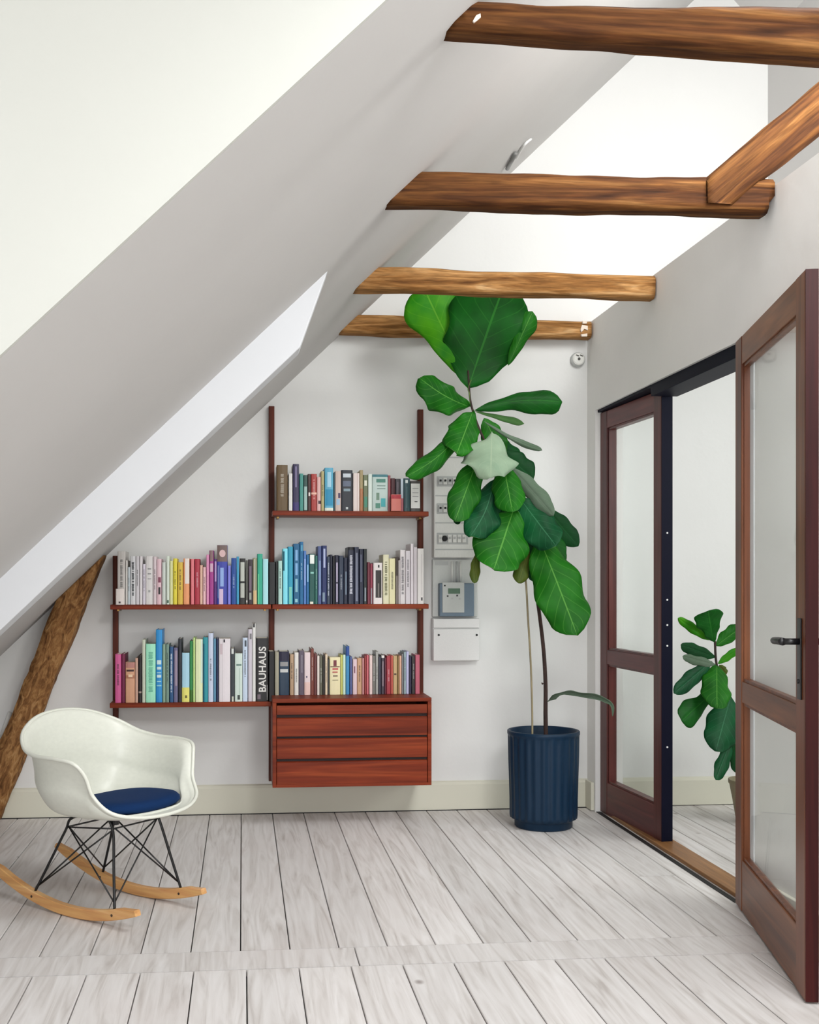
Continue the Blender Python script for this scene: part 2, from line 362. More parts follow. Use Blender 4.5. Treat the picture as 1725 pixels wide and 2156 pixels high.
# leaf swung open into the room
d2, L2 = door_leaf('door_2', (1.742, 3.895), (1.522, 2.962), .036, 1.995, .105, .098, (.722, .795), .178, M_doorz, M_doorx,
                   'brown mahogany glazed door swung open into the room, black lever handle', M_dedge)
for z in (.30, 1.02, 1.72):
    h = MB().tube([(-.002, .042, z), (-.002, .042, z + .10)], .007, 10).box((0, .036, z), (.03, .0385, z + .10)); h.build('hinge', M_brass, d2)
def lever(parent, side, Lw, zc, th):
    y0 = 0 if side < 0 else th; s = side
    pl = MB().box((Lw - .072, y0, zc - .16), (Lw - .034, y0 + s * .005, zc + .065)).build('lock_plate', M_black, parent, bevel=.003)
    hd = MB(); c = Lw - .053
    hd.tube([(c, y0 + s * .005, zc), (c, y0 + s * .045, zc)], .009, 12)
    hd.tube(catmull([(c + .006, y0 + s * .048, zc), (c - .04, y0 + s * .052, zc), (c - .09, y0 + s * .05, zc - .002), (c - .125, y0 + s * .046, zc - .001)], 5), [.011] * 5 + [.0105] * 5 + [.010, .009, .008, .007, .006, .004], 12)
    hd.build('lever_handle', M_black, parent, smooth=True)
    MB().lathe([(.006, 0), (.006, .003)], 12).xf(Matrix.Rotation(math.pi / 2 * (1 if s < 0 else -1), 4, 'X')).build('key_hole', M_dark, pl, loc=(c, y0 + s * .005, zc - .11))
lever(d2, -1, L2, .975, .036); lever(d2, 1, L2, .975, .036)

# ---------------------------------------------------------------- timbers
def timber(name, A, B, height, width, mat, endA=0.0, label=None, group=None, seed=0, top=None, chamfer=0, cutroof=False, n=60, endcut=None, vcut=None):
    """hand-hewn timber. A,B: front-bottom ends (Vector). height up (can be a pair), width along +y. local x along."""
    A = Vector(A); B = Vector(B); d = B - A; L = d.length; X = d.normalized()
    Yv = Vector((0, 1, 0)); Zv = X.cross(Yv).normalized()
    if Zv.z < 0: Zv = -Zv
    h0, h1 = height if isinstance(height, tuple) else (height, height)
    r = .014; ring = []
    vs = []; fs = []
    # cross section points around (y,z) in unit box with chamfered corners
    def sec(h, w):
        c = r
        return [(c, 0), (w * .35, 0), (w * .7, 0), (w - c, 0), (w, c), (w, h * .35), (w, h * .7), (w, h - c), (w - c, h), (w * .5, h), (c, h), (0, h - c), (0, h * .72), (0, h * .48), (0, h * .25), (0, c)]
    m = 16
    for i in range(n + 1):
        t = i / n; h = h0 + (h1 - h0) * t
        for k, (yy, zz) in enumerate(sec(h, width)):
            p = A + X * (L * t)
            q = Vector((t * L * 2.2 + seed * 7, yy * 9, zz * 9 + seed)); q2 = q * 4.5
            wob = pnoise(q) * .010 + pnoise(q2) * .0035
            cy, cz = yy - width / 2, zz - h / 2; ln = math.hypot(cy, cz) or 1
            yy2 = yy + cy / ln * wob; zz2 = zz + cz / ln * wob
            P = p + Yv * yy2 + Zv * zz2
            if cutroof and i == 0: P = P + X * ((zz2 * X.x + 0) / 1.0) / RB * 1.0
            if endcut and i == n: P = P - X * max(0.0, (endcut - zz2)) * .9
            if vcut is not None:
                if i == 0: P = P + X * (zz2 * X.z / X.x)
                if P.z < vcut: P = P + X * ((vcut - P.z) / X.z)
                if P.x < A.x: P.x = A.x
            vs.append(P)
    for i in range(n):
        for k in range(m):
            fs.append((i * m + k, i * m + (k + 1) % m, (i + 1) * m + (k + 1) % m, (i + 1) * m + k))
    fs += [tuple(range(m))[::-1], tuple(range(n * m, (n + 1) * m))]
    # origin at the left end, object frame with local x along the timber (for the grain)
    Mx = Matrix((X, Yv, Zv)).transposed().to_4x4(); Mx.translation = A
    mb = MB(); mb.add([Mx.inverted() @ p for p in vs], fs)
    o = mb.build(name, mat, None, smooth=True)
    o.matrix_world = Mx
    for p in o.data.polygons: p.use_smooth = True
    if label: tag(o, label, 'beam', group)
    return o
def beam(yb, w, lb, rb, lt, rt, seed, label, xr=None, **k):
    """yb: back face; lb/rb: image points of the lower visible (back-bottom) edge; lt/rt: of the front-top edge"""
    a = aty(lb[0], lb[1], yb); b = aty(rb[0], rb[1], yb); c = aty(lt[0], lt[1], yb - w); e = aty(rt[0], rt[1], yb - w)
    z0 = lambda x: a.z + (b.z - a.z) * (x - a.x) / (b.x - a.x)
    z1 = lambda x: c.z + (e.z - c.z) * (x - c.x) / (e.x - c.x)
    xl = (a.z - RA) / RB; xr = xr if xr is not None else b.x
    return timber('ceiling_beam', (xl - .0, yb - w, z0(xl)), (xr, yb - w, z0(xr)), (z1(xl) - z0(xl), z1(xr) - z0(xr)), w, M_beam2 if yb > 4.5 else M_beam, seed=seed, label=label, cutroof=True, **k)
G = None
b1 = beam(2.469, .078, (930, 96), (1725, 146), (1010, 2), (1725, 12), 1, 'nearest and thickest aged brown ceiling beam, at the very top', xr=XW - .002)
b2 = beam(3.673, .085, (808, 448), (1600, 462), (890, 358), (1490, 372), 2, 'second nearest dark brown ceiling beam, meeting the diagonal brace', xr=XW - .004, endcut=.05)
b3 = beam(4.757, .082, (745, 618), (1385, 638), (800, 562), (1385, 580), 3, 'third golden brown ceiling beam, crossing in front of the top plant leaf', xr=XW - .006)
b4 = beam(5.624, .080, (712, 708), (1250, 718), (750, 663), (1250, 674), 4, 'farthest and thinnest light brown ceiling beam, close to the back wall', xr=XW - .008)
# chips of white paint left on the timbers
def chips(beamo, pts, y):
    M = beamo.matrix_world.inverted()
    mb = MB()
    for poly in pts:
        P = [aty(u, v, y) for u, v in poly]
        n0 = len(P); vs = [M @ p for p in P] + [M @ (p + Vector((0, .012, 0))) for p in P]
        mb.add(vs, [tuple(range(n0)), tuple(range(n0, 2 * n0))[::-1]] + [(i, (i + 1) % n0, n0 + (i + 1) % n0, n0 + i) for i in range(n0)])
    o = mb.build('paint_patch', plain((236, 222, 206), .7, 'old_white_paint'), beamo); o['label'] = 'chips of old white paint on the brown wood'
chips(b1, [[(996, 44), (1003, 32), (1012, 28), (1013, 36), (1005, 43), (999, 47)]], 2.469 - .078 - .0075)
chips(b4, [[(1226, 684), (1238, 686), (1238, 695), (1231, 692), (1225, 699), (1223, 694)], [(1224, 704), (1237, 702), (1237, 708), (1226, 708)], [(1227, 676), (1237, 676), (1236, 681), (1228, 681)]], 5.624 - .080 - .0075)
# diagonal brace rising from the second beam
yb = 3.673 - .085 - .012
p0 = aty(1492, 428, yb); q0 = aty(1490, 372, yb); q1 = aty(1725, 178, yb)
dr = (q1 - q0).normalized(); nrm = Vector((dr.z, 0, -dr.x))
hgt = .128
Ab = Vector((q0.x, q0.y, q0.z - hgt / dr.x))
br = timber('diagonal_brace', Ab, Ab + dr * 1.45, hgt, .10, M_beam, seed=9, label='aged brown timber brace slanting up to the right from the second beam', vcut=p0.z)
br['category'] = 'beam'
# leaning timber at the left against the back wall
wt = .12
def lean():
    y0 = D - wt
    bl = aty(-62, 1723, y0); br_ = aty(8, 1700, y0)
    p_tr = aty(214, 1168, y0); p_tl = aty(128, 1262, y0)
    e = (aty(226, 1150, y0) - aty(6, 1702, y0)).normalized()
    Rb = aty(6, 1702, y0); Rb = Rb + e * ((0.004 - Rb.z) / e.z)
    n = Vector((-e.z, 0, e.x)); wd = .128
    mb = MB(); vs = []; N_ = 50
    # length to where the right edge meets the roof
    def hit(P, yy):
        return (RA + RB * P.x - P.z) / (e.z - RB * e.x)
    m = 0
    secs = [(0, 0), (.33, 0), (.66, 0), (1, 0), (1, .5), (1, 1), (.5, 1), (0, 1), (0, .66), (0, .33)]
    m = len(secs)
    for i in range(N_ + 1):
        t = i / N_
        for (a, b) in secs:
            # a across (0 = right edge), b in depth
            base = Rb + n * (wd * a) + Vector((0, wt * b, 0))
            tb = (0.004 - base.z) / e.z; th_ = hit(base, 0) - .002
            P = base + e * (tb + (th_ - tb) * t)
            wob = pnoise(Vector((t * 5, a * 2, b * 2))) * .012 + pnoise(Vector((t * 26, a * 5, b * 5))) * .005
            s_ = 1 if a > .5 else -1
            if .0 < t < 1: P = P + n * wob * s_
            if b < .2: P.y += pnoise(Vector((t * 22, a * 6, 3))) * .006
            vs.append(P)
    fs = [(i * m + k, i * m + (k + 1) % m, (i + 1) * m + (k + 1) % m, (i + 1) * m + k) for i in range(N_) for k in range(m)] + [tuple(range(m))[::-1], tuple(range(N_ * m, (N_ + 1) * m))]
    Mx = Matrix((e, Vector((0, 1, 0)), n)).transposed().to_4x4(); Mx.translation = Rb
    if Mx.determinant() < 0: pass
    mb.add([Mx.inverted() @ p for p in vs], fs); o = mb.build('leaning_post', wood('knotty_oak', [(.30, lin((88, 58, 32))), (.45, lin((128, 88, 52))), (.6, lin((158, 116, 72))), (.8, lin((188, 148, 102)))], axis=0, scale=7, stretch=.35, rough=.75, bump=.8, dist=1.4, detail=8, knots=9, knotcol=lin((96, 60, 30)), spec=.15), None, smooth=True)
    o.matrix_world = Mx
    tag(o, 'knotty brown timber post leaning against the back wall behind the rocking chair', 'post')
lean()

# ---------------------------------------------------------------- wall shelving
YU = D - .030         # front of the uprights
YS = 5.43             # front of the shelves and book spines
def upright(u, vt, vb, w, label, mat=None):
    a = aty(u, vt, YU); b = aty(u, vb, YU)
    o = MB().box((-w / 2, 0, 0), (w / 2, .030, a.z - b.z)).build('shelf_upright', M_teakz, None, bevel=.002, loc=(a.x, YU, b.z))
    tag(o, label, 'shelf upright', 'wooden uprights of the wall shelving'); return o
upright(243, 1170, 1541, .026, 'short dark teak upright at the left end of the shelving')
upright(572, 855, 1645, .028, 'tall dark teak upright in the middle, between the two shelf bays')
upright(886, 862, 1560, .028, 'tall dark teak upright at the right end, beside the fuse boxes')
ZT, ZM, ZL = 1.482, 1.036, .574
def shelf(u0, u1, ztop, label, name='wall_shelf'):
    a = aty(u0, 1222, YS); b = aty(u1, 1222, YS); t = .023
    th = thing(name, (a.x, YU, ztop - t), 0, label, 'shelf', 'teak wall shelves')
    w = b.x - a.x; dp = YU - YS
    MB().box((0, -dp, 0), (w, 0, t)).build('board', M_teak, th, bevel=.0025)
    for x in (.022, w - .022 - .012):
        MB().box((x, -.10, -.010), (x + .012, -.001, 0)).build('bracket', M_brass, th, bevel=.001)
    return th
shelf(574, 903, ZT, 'highest teak shelf, alone in the right bay above the rest')
shelf(232, 571, ZM, 'middle teak shelf of the left bay, holding rainbow-ordered books')
shelf(573.5, 903, ZM - .0, 'middle teak shelf of the right bay, under blue and white books')
shelf(231, 571, ZL, 'lowest teak shelf of the left bay, holding the wide black lettered book')
# drawer cabinet
YC = 5.262
cl = aty(574, 1222, YC).x; cr = aty(909, 1222, YC).x; zc1 = .603; zc0 = aty(740, 1656, YC).z
cab = thing('drawer_cabinet', ((cl + cr) / 2, (YC + YU) / 2, zc0), 0, 'wall-hung reddish teak cabinet with wide drawer fronts under the right bay', 'cabinet')
cw = (cr - cl) / 2; cdp = (YU - YC) / 2; chh = zc1 - zc0; tk = .018
MB().box((-cw, -cdp, chh - tk), (cw, cdp, chh)).build('top_panel', M_teak, cab, bevel=.002)
MB().box((-cw, -cdp, 0), (-cw + tk, cdp, chh - tk)).build('side_panel', M_teak, cab, bevel=.002)
MB().box((cw - tk, -cdp, 0), (cw, cdp, chh - tk)).build('side_panel', M_teak, cab, bevel=.002)
MB().box((-cw + tk, -cdp, 0), (cw - tk, cdp, tk * .8)).build('bottom_panel', M_teak, cab, bevel=.001)
MB().box((-cw + tk, cdp - .006, tk * .8), (cw - tk, cdp, chh - tk)).build('back_panel', M_teak, cab)
fz = lambda v: aty(740, v, YC + .004).z - zc0
rows = [(fz(1651), fz(1602)), (fz(1596), fz(1554)), (fz(1549), fz(1510)), (fz(1503.5), fz(1484.5))]
for i, (a, b) in enumerate(rows):
    dd = MB()
    y0 = -cdp + .004
    # front with a sloped finger groove along its upper edge
    dd.prism([(y0, a), (y0, b - .006 if i < 3 else b), (y0 + .006, b), (y0 + .016, b), (y0 + .016, a)], 0, -cw + tk + .002, cw - tk - .002)
    if i < 3: dd.box((-cw + tk + .012, y0 + .016, a + .01), (cw - tk - .012, cdp - .02, a + .022)).box((-cw + tk + .012, cdp - .03, a + .02), (cw - tk - .012, cdp - .02, b - .01))
    dd.build('drawer' if i < 3 else 'fixed_rail', M_teak, cab, bevel=.0012)
M_shadowwood = plain((42, 12, 8), .6, 'groove_shade_wood')  # darkened teak, shade of the drawer gaps put into the colour
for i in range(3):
    MB().box((-cw + tk + .001, -cdp + .022, rows[i][1] - .004), (cw - tk - .001, -cdp + .028, rows[i + 1][0] + .004)).build('groove_shade_strip', M_shadowwood, cab)

# ---------------------------------------------------------------- books
PAGE = plain((232, 226, 208), .8, 'page_paper')
def book_colmat(rgb): return plain(rgb, .45, 'book_cloth')
shelves = {
 'T': ('top shelf', ZT, 1075), 'ML': ('middle left shelf', ZM, 1272), 'MR': ('middle right shelf', ZM, 1272),
 'LL': ('lower left shelf', ZL, 1475), 'LR': ('drawer cabinet', zc1, 1463)}
B = {}
# (u0, u1, vtop, colour, name, marks)   marks: 't' lettering, ('r', w0, w1, h0, h1, rgb) rectangle on the spine
Wt = (235, 235, 232); Dk = (40, 38, 42)
B['T'] = [(583,606,979,(98,76,42),'brown olive',['t']),(608,616,997,(228,226,222),'white',[]),(617,630,977,(52,46,80),'dark violet',[('r',.4,.6,.5,.95,(150,140,180)),('r',0,1,0,.18,(60,50,110))]),
 (631,639,997,(74,148,138),'teal',[]),(639.5,648,1000,(54,84,80),'dark green',[('r',.1,.9,.02,.68,(160,190,185))]),(648.5,655,998,(72,50,50),'dark brown',[('r',.2,.8,.4,.5,(225,215,210))]),
 (655.5,667.5,998,(170,60,55),'red',[('r',0,1,.44,.5,(235,190,170)),'t']),(668,676,1004,(226,184,180),'pink',[('r',.3,1,.2,.3,(70,50,60))]),(676.5,683,992,(182,172,122),'olive cream',['t']),
 (684,702,985,(90,170,200),'turquoise',[('r',.1,.95,.12,.5,(34,140,180)),('r',.3,.75,.55,.9,(165,210,230)),('r',0,1,0,.07,(225,230,215))]),(702.5,705.5,995,(50,82,92),'dark teal',[]),
 (706,718.5,992,(204,184,174),'beige',[('r',.5,.9,.32,.45,(70,55,90)),('r',.2,.8,.15,.3,(160,190,215))]),(719,743,990,(26,32,42),'black',[('r',.15,.85,.82,.92,(200,208,215)),('r',.15,.85,.6,.74,(95,105,125)),('r',.2,.8,.48,.55,(130,150,160)),('r',.4,.6,.04,.1,(200,205,205))]),
 (744,757.5,996,(228,214,208),'pale pink',[('r',.6,.7,0,1,(205,180,176))]),(758,765,990,(168,152,112),'tan',[('r',0,1,0,.55,(176,120,84))]),(765.5,775,1000,(112,122,92),'moss green',[('r',.2,.8,.7,.85,(225,225,205)),('r',.2,.9,.1,.4,(70,140,115))]),
 (775.5,784,998,(218,230,222),'pale mint',[]),(784.5,817,999,(188,206,200),'wide pale blue',[('r',0,1,.93,1,(60,120,130)),('r',.25,.85,.78,.88,(70,130,115)),('r',.3,.85,.68,.7,(90,120,110)),('r',.3,.85,.6,.62,(90,120,110)),('r',.25,.45,.3,.5,(110,140,120)),('r',.55,.85,.12,.35,(70,170,175)),('r',.2,.5,.08,.22,(80,140,120))]),
 (817.5,823,1001,(152,82,88),'dusky rose',[]),(823.5,832.5,1007,(72,30,36),'maroon',[]),(833,843,1008,(60,54,60),'charcoal',[('r',.4,.6,.5,.9,(110,100,110))]),
 (844,850,1008,(192,206,216),'pale blue',[('r',0,1,0,.4,(190,110,120))]),(850.5,864,1007,(44,76,82),'dark teal',[('r',.25,.65,.85,.95,(220,228,224)),('r',.45,.55,.1,.75,(100,140,145))]),(864.5,886,1013,(70,66,64),'white banded',[('r',.05,.95,.1,.92,(232,232,228)),('r',.4,.7,.3,.34,(60,60,60)),('r',.2,.8,.48,.5,(120,120,120)),('r',.2,.8,.6,.62,(120,120,120)),('r',.2,.8,.74,.76,(120,120,120))])]
B['ML'] = [(247,264,1161,(204,199,194),'light grey',['t']),(264.5,268.5,1180,(226,222,216),'white',[]),(269,274,1194,(198,208,212),'pale blue',['t']),(274.5,285.5,1171,(218,218,220),'white lettered',[('T',(40,46,50))]),
 (286,293,1171,(214,210,214),'pale grey',['t']),(293.5,300,1171,(228,222,224),'white',[]),(300.5,306.5,1188,(222,214,226),'lilac white',['t']),(307,322,1171,(228,224,222),'wide white',[('r',.25,.75,.72,.75,(150,150,150)),('r',.25,.75,.62,.65,(150,150,150)),('r',.25,.75,.52,.54,(150,150,150)),('r',.35,.65,.25,.3,(170,170,170))]),
 (322.5,329.5,1172,(222,206,210),'pinkish white',['t']),(330,340,1177,(232,198,206),'pale pink',[('r',.3,.9,.48,.6,(130,60,84)),('r',.35,.8,.22,.38,(28,22,28))]),(341,349,1184,(214,222,214),'pale mint',[]),
 (350,357,1171,(222,232,218),'pale green',[('r',.2,.8,.03,.09,(70,100,80))]),(357.5,364,1181,(228,230,170),'pale yellow',[]),(364.5,373,1176,(234,218,66),'bright yellow',['t']),(374,385,1184,(226,190,72),'mustard',['t']),
 (386,399,1176,(244,164,112),'orange',[('r',.25,.98,.45,1,(244,232,224))]),(400.5,409,1177,(232,126,134),'coral pink',[('r',0,.2,0,1,(140,30,40))]),(410,420.5,1177,(180,48,68),'crimson',['t']),(421,427,1190,(238,196,174),'peach',[]),
 (427.5,433.5,1194,(244,196,200),'pale pink',['t']),(434.5,440,1168,(230,150,192),'rose pink',[]),(440.5,450,1159,(170,62,144),'magenta',[('r',.1,.9,.8,1,(140,110,112)),('r',.15,.85,.6,.76,(214,180,200))]),
 (450.5,456.5,1177,(92,48,124),'deep purple',[('r',.3,.9,.5,.95,(190,160,210))]),(457,479,1148,(56,66,170),'wide royal blue',[('r',0,1,.72,1,(120,100,96)),('o',.52,.86,.3,(226,190,190)),('r',.3,.65,.3,.62,(150,180,235)),('r',.2,.6,0,.26,(222,196,226)),('r',.05,.22,.1,.66,(110,130,190))]),
 (479.5,486,1191,(132,134,230),'periwinkle',[]),(487,497.5,1175,(28,76,156),'dark blue',['t']),(498,503.5,1172,(62,156,196),'sky blue',[]),(504.5,517,1176,(38,38,36),'black',[('r',.15,.85,.5,.92,(196,200,190)),('r',.15,.85,.14,.46,(190,194,184))]),
 (517.5,522,1180,(92,94,86),'dark grey',[('r',.2,.8,.04,.09,(235,225,225))]),(522.5,532,1178,(56,46,52),'black brown',[('r',.25,.75,.3,.85,(118,100,118)),('r',.25,.75,.1,.26,(160,165,155))]),(532.5,541.5,1175,(152,152,124),'grey olive',[('r',.3,.5,.3,.98,(205,205,190)),('r',.1,.9,0,.3,(220,190,140))]),
 (542,553,1166,(46,172,142),'sea green',[('r',.1,.35,.0,.6,(110,215,160))]),(553.5,565,1177,(176,232,238),'pale cyan',[]),(566,580,1184,(16,18,20),'black',[])]
B['MR'] = [(581,585,1182,(34,40,38),'black',[]),(586,594.5,1181,(182,220,210),'pale mint',['t']),(596,606,1155,(134,230,246),'bright cyan',[('r',0,.35,.6,.95,(40,110,130))]),(606.5,617,1151,(44,160,192),'teal blue',[('r',.2,.8,0,.3,(120,205,190))]),
 (618,631,1145,(18,96,140),'petrol blue',[('r',.3,.7,.72,.9,(130,180,225)),('r',.3,.7,.48,.68,(130,180,225)),('r',.3,.7,.2,.42,(140,196,210)),('r',.25,.7,.03,.09,(150,205,215))]),(631.5,639,1141,(34,108,158),'blue',[('r',.3,.8,.85,.95,(90,165,195)),'t']),(639.5,645,1160,(84,128,196),'light blue',[('r',.2,.8,.35,.85,(150,175,230))]),
 (645.5,651,1168,(36,106,164),'mid blue',[('r',.2,.8,.45,.8,(140,190,230))]),(651.5,663.5,1166,(26,88,82),'bottle green',[('r',.1,.9,.8,.98,(244,250,244)),('r',.2,.8,.6,.64,(150,210,200)),('r',.1,.7,0,.05,(236,232,215))]),(664,669,1170,(52,112,102),'green',['t']),
 (669.5,677.5,1150,(84,98,146),'slate blue',[('r',.3,.85,.15,.75,(128,150,190))]),(678,688.5,1149,(28,44,98),'navy',[('r',.3,.7,.62,.95,(176,186,220)),('r',.1,.6,.04,.2,(130,150,170))]),(689,695,1172,(60,72,92),'dark slate',[('T',(180,185,200))]),
 (695.5,700.5,1168,(34,38,56),'black',[]),(701,705.5,1171,(26,28,34),'near black',[]),(706,713.5,1169,(38,38,60),'ink blue',[('r',.3,.75,.45,.85,(190,180,205)),('r',.3,.75,.04,.42,(180,172,198))]),(714,724,1170,(44,56,78),'dark slate',['t']),
 (724.5,732.5,1174,(32,38,60),'midnight blue',[('r',.4,.7,.2,.7,(130,150,170))]),(733.5,746,1152,(36,42,64),'black and silver',[('T',(206,208,220)),('r',0,1,.95,1,(14,14,18))]),(746.5,756,1152,(48,54,76),'dark grey',[('r',.3,.75,.05,.9,(124,130,150))]),(757,766,1156,(34,40,62),'dark navy',[('r',.2,.6,.4,.9,(90,96,120))]),
 (766.5,773,1156,(40,46,46),'dark green black',[('r',.2,.7,.05,.3,(140,150,160))]),(774,779.5,1184,(122,50,66),'maroon',[]),(780,785,1187,(152,62,82),'dusky rose',[('r',.2,.8,0,.4,(150,150,155))]),(786.5,805.5,1185,(236,228,226),'white black-panelled',[('r',.24,.9,.15,.82,(46,42,40)),('r',.5,.64,.17,.5,(120,114,108)),('r',.5,.68,.88,.95,(40,36,40))]),
 (807,819.5,1168,(230,226,192),'cream',[('T',(120,120,84))]),(820,833,1176,(234,228,182),'cream yellow',['t']),(834,839,1173,(132,122,116),'grey',[('r',0,1,.6,1,(74,64,60))]),(839.5,842.5,1180,(214,206,206),'pale grey',[]),(843,854,1158,(230,224,224),'white',[('T',(130,126,130))]),
 (854.5,864.5,1160,(222,216,220),'pale grey white',['t']),(865,871,1145,(232,224,228),'tall white',[]),(871.5,879,1152,(216,208,212),'light grey',[]),(879.5,893,1155,(234,230,226),'broad white',[('r',.55,.8,.06,.12,(60,56,60)),('r',.62,.72,.15,.9,(206,202,202))])]
B['LL'] = [(242,255,1378,(212,92,150),'pink',['t']),(255.5,263,1377,(112,20,62),'dark magenta',[]),(264,284,1395,(218,164,130),'wide peach',[('r',0,1,.86,1,(190,130,120)),('r',.1,.9,.77,.82,(60,28,28)),('r',.05,.95,.6,.68,(180,120,90)),('r',.3,.75,.63,.7,(244,214,180))]),(284.5,290.5,1386,(208,168,148),'tan',[]),
 (291.5,298,1380,(26,18,18),'black',[('r',0,1,.2,.24,(170,150,140))]),(299,306,1347,(206,212,192),'pale sage',[]),(307,327.5,1356,(168,240,206),'wide mint',[('T',(110,190,160))]),(328,341.5,1326,(38,146,214),'tall bright blue',[('r',.15,.85,.52,.58,(214,238,238)),('r',.15,.85,.45,.49,(214,238,238)),('r',.15,.85,.40,.415,(180,226,234)),('r',.15,.85,.34,.38,(214,238,238)),('r',.15,.85,.28,.295,(170,226,234)),('r',.12,.88,.22,.24,(150,216,230))]),
 (342,348.5,1357,(138,166,146),'sage green',[]),(349,356,1357,(120,150,138),'grey green',['t']),(357,365,1362,(40,86,134),'steel blue',[('T',(196,208,224))]),(365.5,374.5,1364,(108,104,138),'grey violet',[('r',.3,.9,.3,.95,(156,140,160))]),(375,382.5,1345,(34,38,48),'dark navy',[]),
 (383,399,1375,(174,218,238),'pale blue and yellow',[('r',0,1,0,.3,(236,230,120)),('r',.4,.7,.08,.14,(110,100,40))]),(399.5,406,1350,(48,142,78),'green',[('r',0,1,0,.2,(60,110,30))]),(406.5,411,1343,(190,222,140),'lime green',[]),(411.5,427,1346,(234,242,194),'pale yellow green',[('r',.75,1,.3,1,(214,236,222))]),
 (427.5,438,1342,(38,152,164),'teal',[('r',.0,.3,0,.9,(20,100,130))]),(438.5,449,1333,(206,216,238),'pale lilac',['t']),(449.5,455,1345,(92,144,174),'dusty blue',[]),(455.5,460,1345,(28,38,80),'navy',[]),(461,485,1345,(234,226,230),'wide white',[('r',.1,.35,.75,.92,(214,194,200)),('r',.3,.34,0,1,(210,204,206)),('r',.4,.55,.94,.99,(50,40,50))]),
 (485.5,494,1366,(56,62,68),'dark grey',[('r',.2,.8,.9,1,(220,224,220)),('r',.3,.8,0,.1,(205,205,190))]),(494.5,510.5,1376,(216,232,222),'pale mint',[('r',.2,.9,.74,.78,(110,140,130)),('r',.6,.66,.1,.7,(150,180,165)),('r',.35,.7,.04,.14,(60,70,64))]),(511,521.5,1343,(206,222,242),'pale blue',[('r',.4,.8,.86,.96,(60,70,80)),'t']),
 (522.5,531,1325,(212,206,216),'pale lilac grey',[('r',.4,.9,.86,.94,(120,120,124))]),(531.5,538.5,1313,(228,228,224),'tall white',[('r',.2,.8,.95,1,(60,60,60))]),(539,565,1344,(24,23,25),'wide black lettered',['B']),(566,578,1372,(14,14,16),'black',[])]
B['LR'] = [(579,587.5,1373,(166,162,142),'pale olive',[]),(588,609,1372,(24,52,76),'dark blue white-banded',[('r',.1,.9,.66,.76,(150,150,150)),('r',.1,.9,.52,.6,(205,208,206)),('r',0,1,.78,1,(28,24,54))]),(610.5,619,1378,(188,158,128),'tan',['t']),(620,629,1374,(232,228,222),'white',['t']),
 (629.5,640.5,1370,(96,86,102),'grey violet',[('r',.55,.65,.5,.9,(190,185,195))]),(641,654,1374,(236,218,220),'pinkish white',[('r',.3,.5,.4,.45,(60,56,90)),('r',0,1,.0,.3,(238,204,196))]),(654.5,661,1366,(126,66,56),'brown',['t']),(661.5,667.5,1376,(110,60,60),'dark brown',[]),(668,673,1381,(228,218,210),'cream',[]),
 (673.5,679.5,1380,(100,100,84),'grey olive',['t']),(680,684.5,1382,(44,40,36),'black',[]),(685,690,1378,(228,208,180),'cream',['t']),(690.5,694,1388,(60,60,58),'dark grey',[]),(694.5,717,1384,(242,232,188),'wide pale yellow',[('r',.35,.65,.76,.92,(120,50,60)),('r',.05,.95,.73,.76,(120,90,70)),('r',.25,.8,.66,.71,(200,90,90)),('r',.25,.75,.58,.62,(190,100,90)),('r',.3,.75,.48,.52,(130,110,90)),('r',.25,.8,.38,.4,(140,130,100))]),
 (717.5,722,1379,(206,208,112),'olive yellow',[]),(722.5,728,1379,(208,236,216),'pale mint',[]),(728.5,736,1361,(62,144,196),'tall blue',[('r',0,1,.8,1,(36,76,150))]),(737,742,1383,(90,102,152),'slate blue',[]),(743,752,1388,(228,202,208),'pale pink',[('r',.3,.6,.6,.8,(130,80,100))]),
 (752.5,762.5,1386,(206,162,126),'tan pink',['t']),(763,767,1386,(200,142,142),'dusty pink',[]),(767.5,772,1381,(150,58,58),'brick red',[]),(772.5,776.5,1380,(216,112,122),'rose',[]),(778,784.5,1380,(232,208,204),'pale blush',[]),(785,791,1381,(122,120,114),'grey',['t']),
 (791.5,797,1372,(168,168,164),'light grey',['t']),(797.5,803,1383,(54,54,70),'dark slate',[]),(803.5,810,1380,(68,58,70),'grey black',[('r',0,1,.93,1,(235,230,226)),('r',.3,.7,.2,.85,(150,130,140))]),(810.5,814,1385,(96,24,46),'maroon',[]),(814.5,823.5,1381,(168,54,66),'crimson',['t']),(824,828,1381,(208,102,88),'salmon',[]),
 (828.5,837,1381,(198,168,122),'sand',[('r',.2,.8,.5,.54,(50,24,20))]),(837.5,841,1382,(142,112,66),'olive brown',[]),(841.5,846,1381,(228,178,152),'peach',[]),(846.5,850,1377,(132,132,136),'mid grey',[]),(850.5,855.5,1373,(152,172,178),'blue grey',['t']),(856,861.5,1372,(192,192,228),'lavender',[]),
 (862,867,1382,(44,36,66),'navy',[]),(867.5,874.5,1382,(50,42,42),'black brown',['t']),(875,884.5,1379,(192,96,116),'rose pink',[])]
